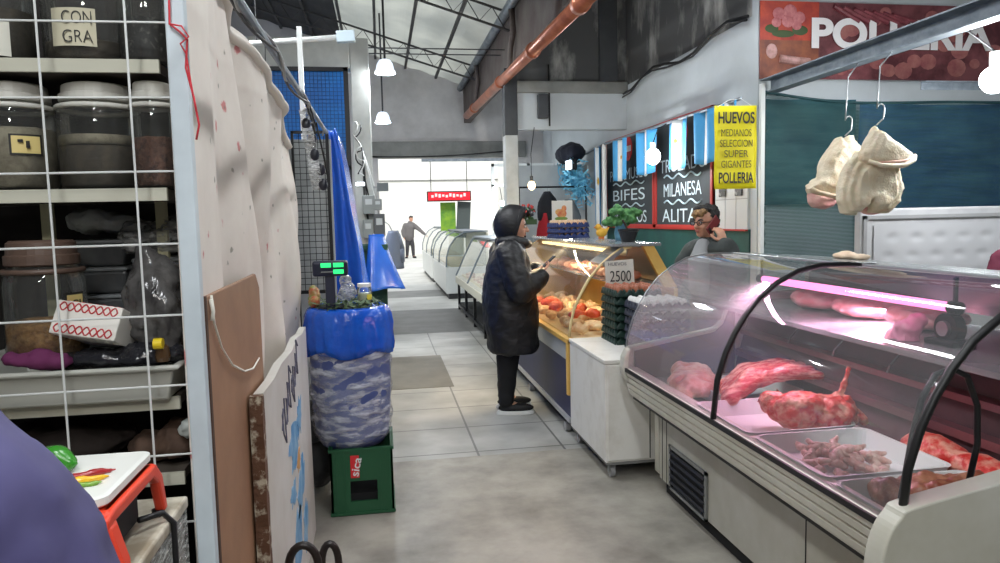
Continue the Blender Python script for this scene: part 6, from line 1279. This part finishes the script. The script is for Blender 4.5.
t = thing('green_bin', 'dark green bin under the shorter blue cover', 'bin', (-.05, 6.8, 0)); part('body', MB().prism([(-.16, 0), (.03, 0), (.05, 1.3), (-.18, 1.3)], 6.62, 6.95), M('dark_green_bin', (30, 70, 52), .6), t, bevel=.01); part('rim', MB().box(-.19, .06, 6.6, 6.97, 1.28, 1.33), M('dark_green_bin', (30, 70, 52)), t, bevel=.005)
m_eb = M('grey_meter_box', (150, 156, 156), .5); 
for i, (x, z, w, h, lab) in enumerate(((-.115, 1.72, .13, .2, 'grey meter box highest on the left pillar'), (-.02, 1.72, .09, .12, 'small grey meter box beside the highest one'), (-.13, 1.46, .11, .2, 'grey meter box at mid height on the left pillar'), (-.01, 1.5, .12, .24, 'larger dark framed meter box beside the mid height one'), (-.09, 1.2, .12, .16, 'lowest grey meter box on the left pillar'))):
    t = thing('meter_box', lab, 'electrical box', (x, 7.93, z)); part('case', MB().box(x-w/2, x+w/2, 7.9, 7.99, z-h/2, z+h/2), m_eb if i != 3 else M('dark_meter', (96, 100, 104), .5), t, bevel=.006); part('window', MB().box(x-w*.28, x+w*.28, 7.895, 7.9, z, z+h*.3), M('pale_window', (206, 212, 214), .3), t); part('cable', MB().tube([(x, 7.95, z+h/2), (x-.03, 7.97, z+h/2+.15), (-.16, 7.98, 2.3)], .007, 6), m_white if i % 2 else m_black, t, smooth=True)
t = thing('bracket_sign', 'small grey bracket sign sticking out of the left pillar', 'sign', (.03, 7.9, 1.88)); part('plate', MB().box(-.02, .10, 7.9, 7.91, 1.86, 1.95), M('grey_sign_plate', (120, 126, 128), .5), t); part('arm', MB().box(-.06, -.02, 7.9, 7.92, 1.895, 1.915), m_steel, t)
t = thing('small_lamp', 'small white lamp glowing by the cables on the left pillar', 'lamp', (-.2, 7.85, 1.93)); part('diffuser', MB().box(-.24, -.15, 7.80, 7.86, 1.92, 1.955), M('lamp_light', (240, 248, 255)), t, bevel=.006); part('bracket', MB().box(-.21, -.18, 7.86, 7.99, 1.93, 1.95), m_white, t)
solo('cable_tangle', MB().tube([(-.24+.035*sin(i*.9)+.004*i, 7.9+.02*cos(i*.9), 2.6-.028*i+.02*sin(i*1.3)) for i in range(22)], .007, 6), m_white, 'white cables tangled on the left pillar above the meter boxes', 'cable', (-.2, 7.9, 2.2), smooth=True)
solo('cable_tangle', MB().tube([(-.2+.035*sin(i*.8+1), 7.92, 2.55-.026*i+.02*cos(i*1.1)) for i in range(20)], .007, 6), m_black, 'black cables tangled on the left pillar above the meter boxes', 'cable', (-.2, 7.92, 2.2), smooth=True)
solo('span_cable', MB().tube([(-.15+.27*i, 13.36, 2.66+.05*((i-5)/5)**2+.01*i) for i in range(11)], .012, 6), m_black, 'black cable drooping across the beam over the bright opening', 'cable', (1, 13.36, 2.6), smooth=True)
rings = []
for i in range(12):
    u = i/11; z = 1.42-.47*u; w = .06+.035*min(1, u*4)+.02*u; rings.append([(.155+w*cos(a)*(1+.1*sin(4*a)), 9.0+.12*sin(a), z) for a in [2*pi*k/20 for k in range(20)]])
t = thing('hanging_jacket', 'grey-blue jacket hanging past the left pillar', 'clothing', (.155, 9, .95)); part('body', MB().loft(rings), M('grey_blue_cloth', (128, 136, 152), .9), t, smooth=True); part('sleeve', MB().chain([(.20, 8.95, 1.36), (.245, 8.95, 1.2), (.25, 8.95, 1.05)], [.04, .04, .032]), M('grey_blue_cloth', (98, 110, 134)), t, smooth=True); part('hook', MB().tube([(.15, 9, 1.40), (.1, 9.0, 1.5), (-.06, 8.6, 1.6), (-.12, 8.26, 1.6)], .006, 6), m_steel, t)
t = thing('covered_stall', 'low stall under a blue sheet beyond the left pillar', 'stall', (-.2, 10.5, 0)); part('table', MB().box(-1.0, -.02, 9.3, 12.5, 0, .85), M('dark_goods', (40, 50, 84)), t); part('sheet', MB().grid(lambda u, v: (-1.02+1.02*u, 9.28+3.24*v, .87+.03*sin(u*9+v*14)), 12, 30), m_tarp, t, solid=.004, smooth=True); part('goods_rack', MB().box(-.9, -.15, 9.5, 12.3, .86, 1.5), M('grey_goods', (120, 126, 134), .8, c2=(84, 92, 104), scale=6), t)
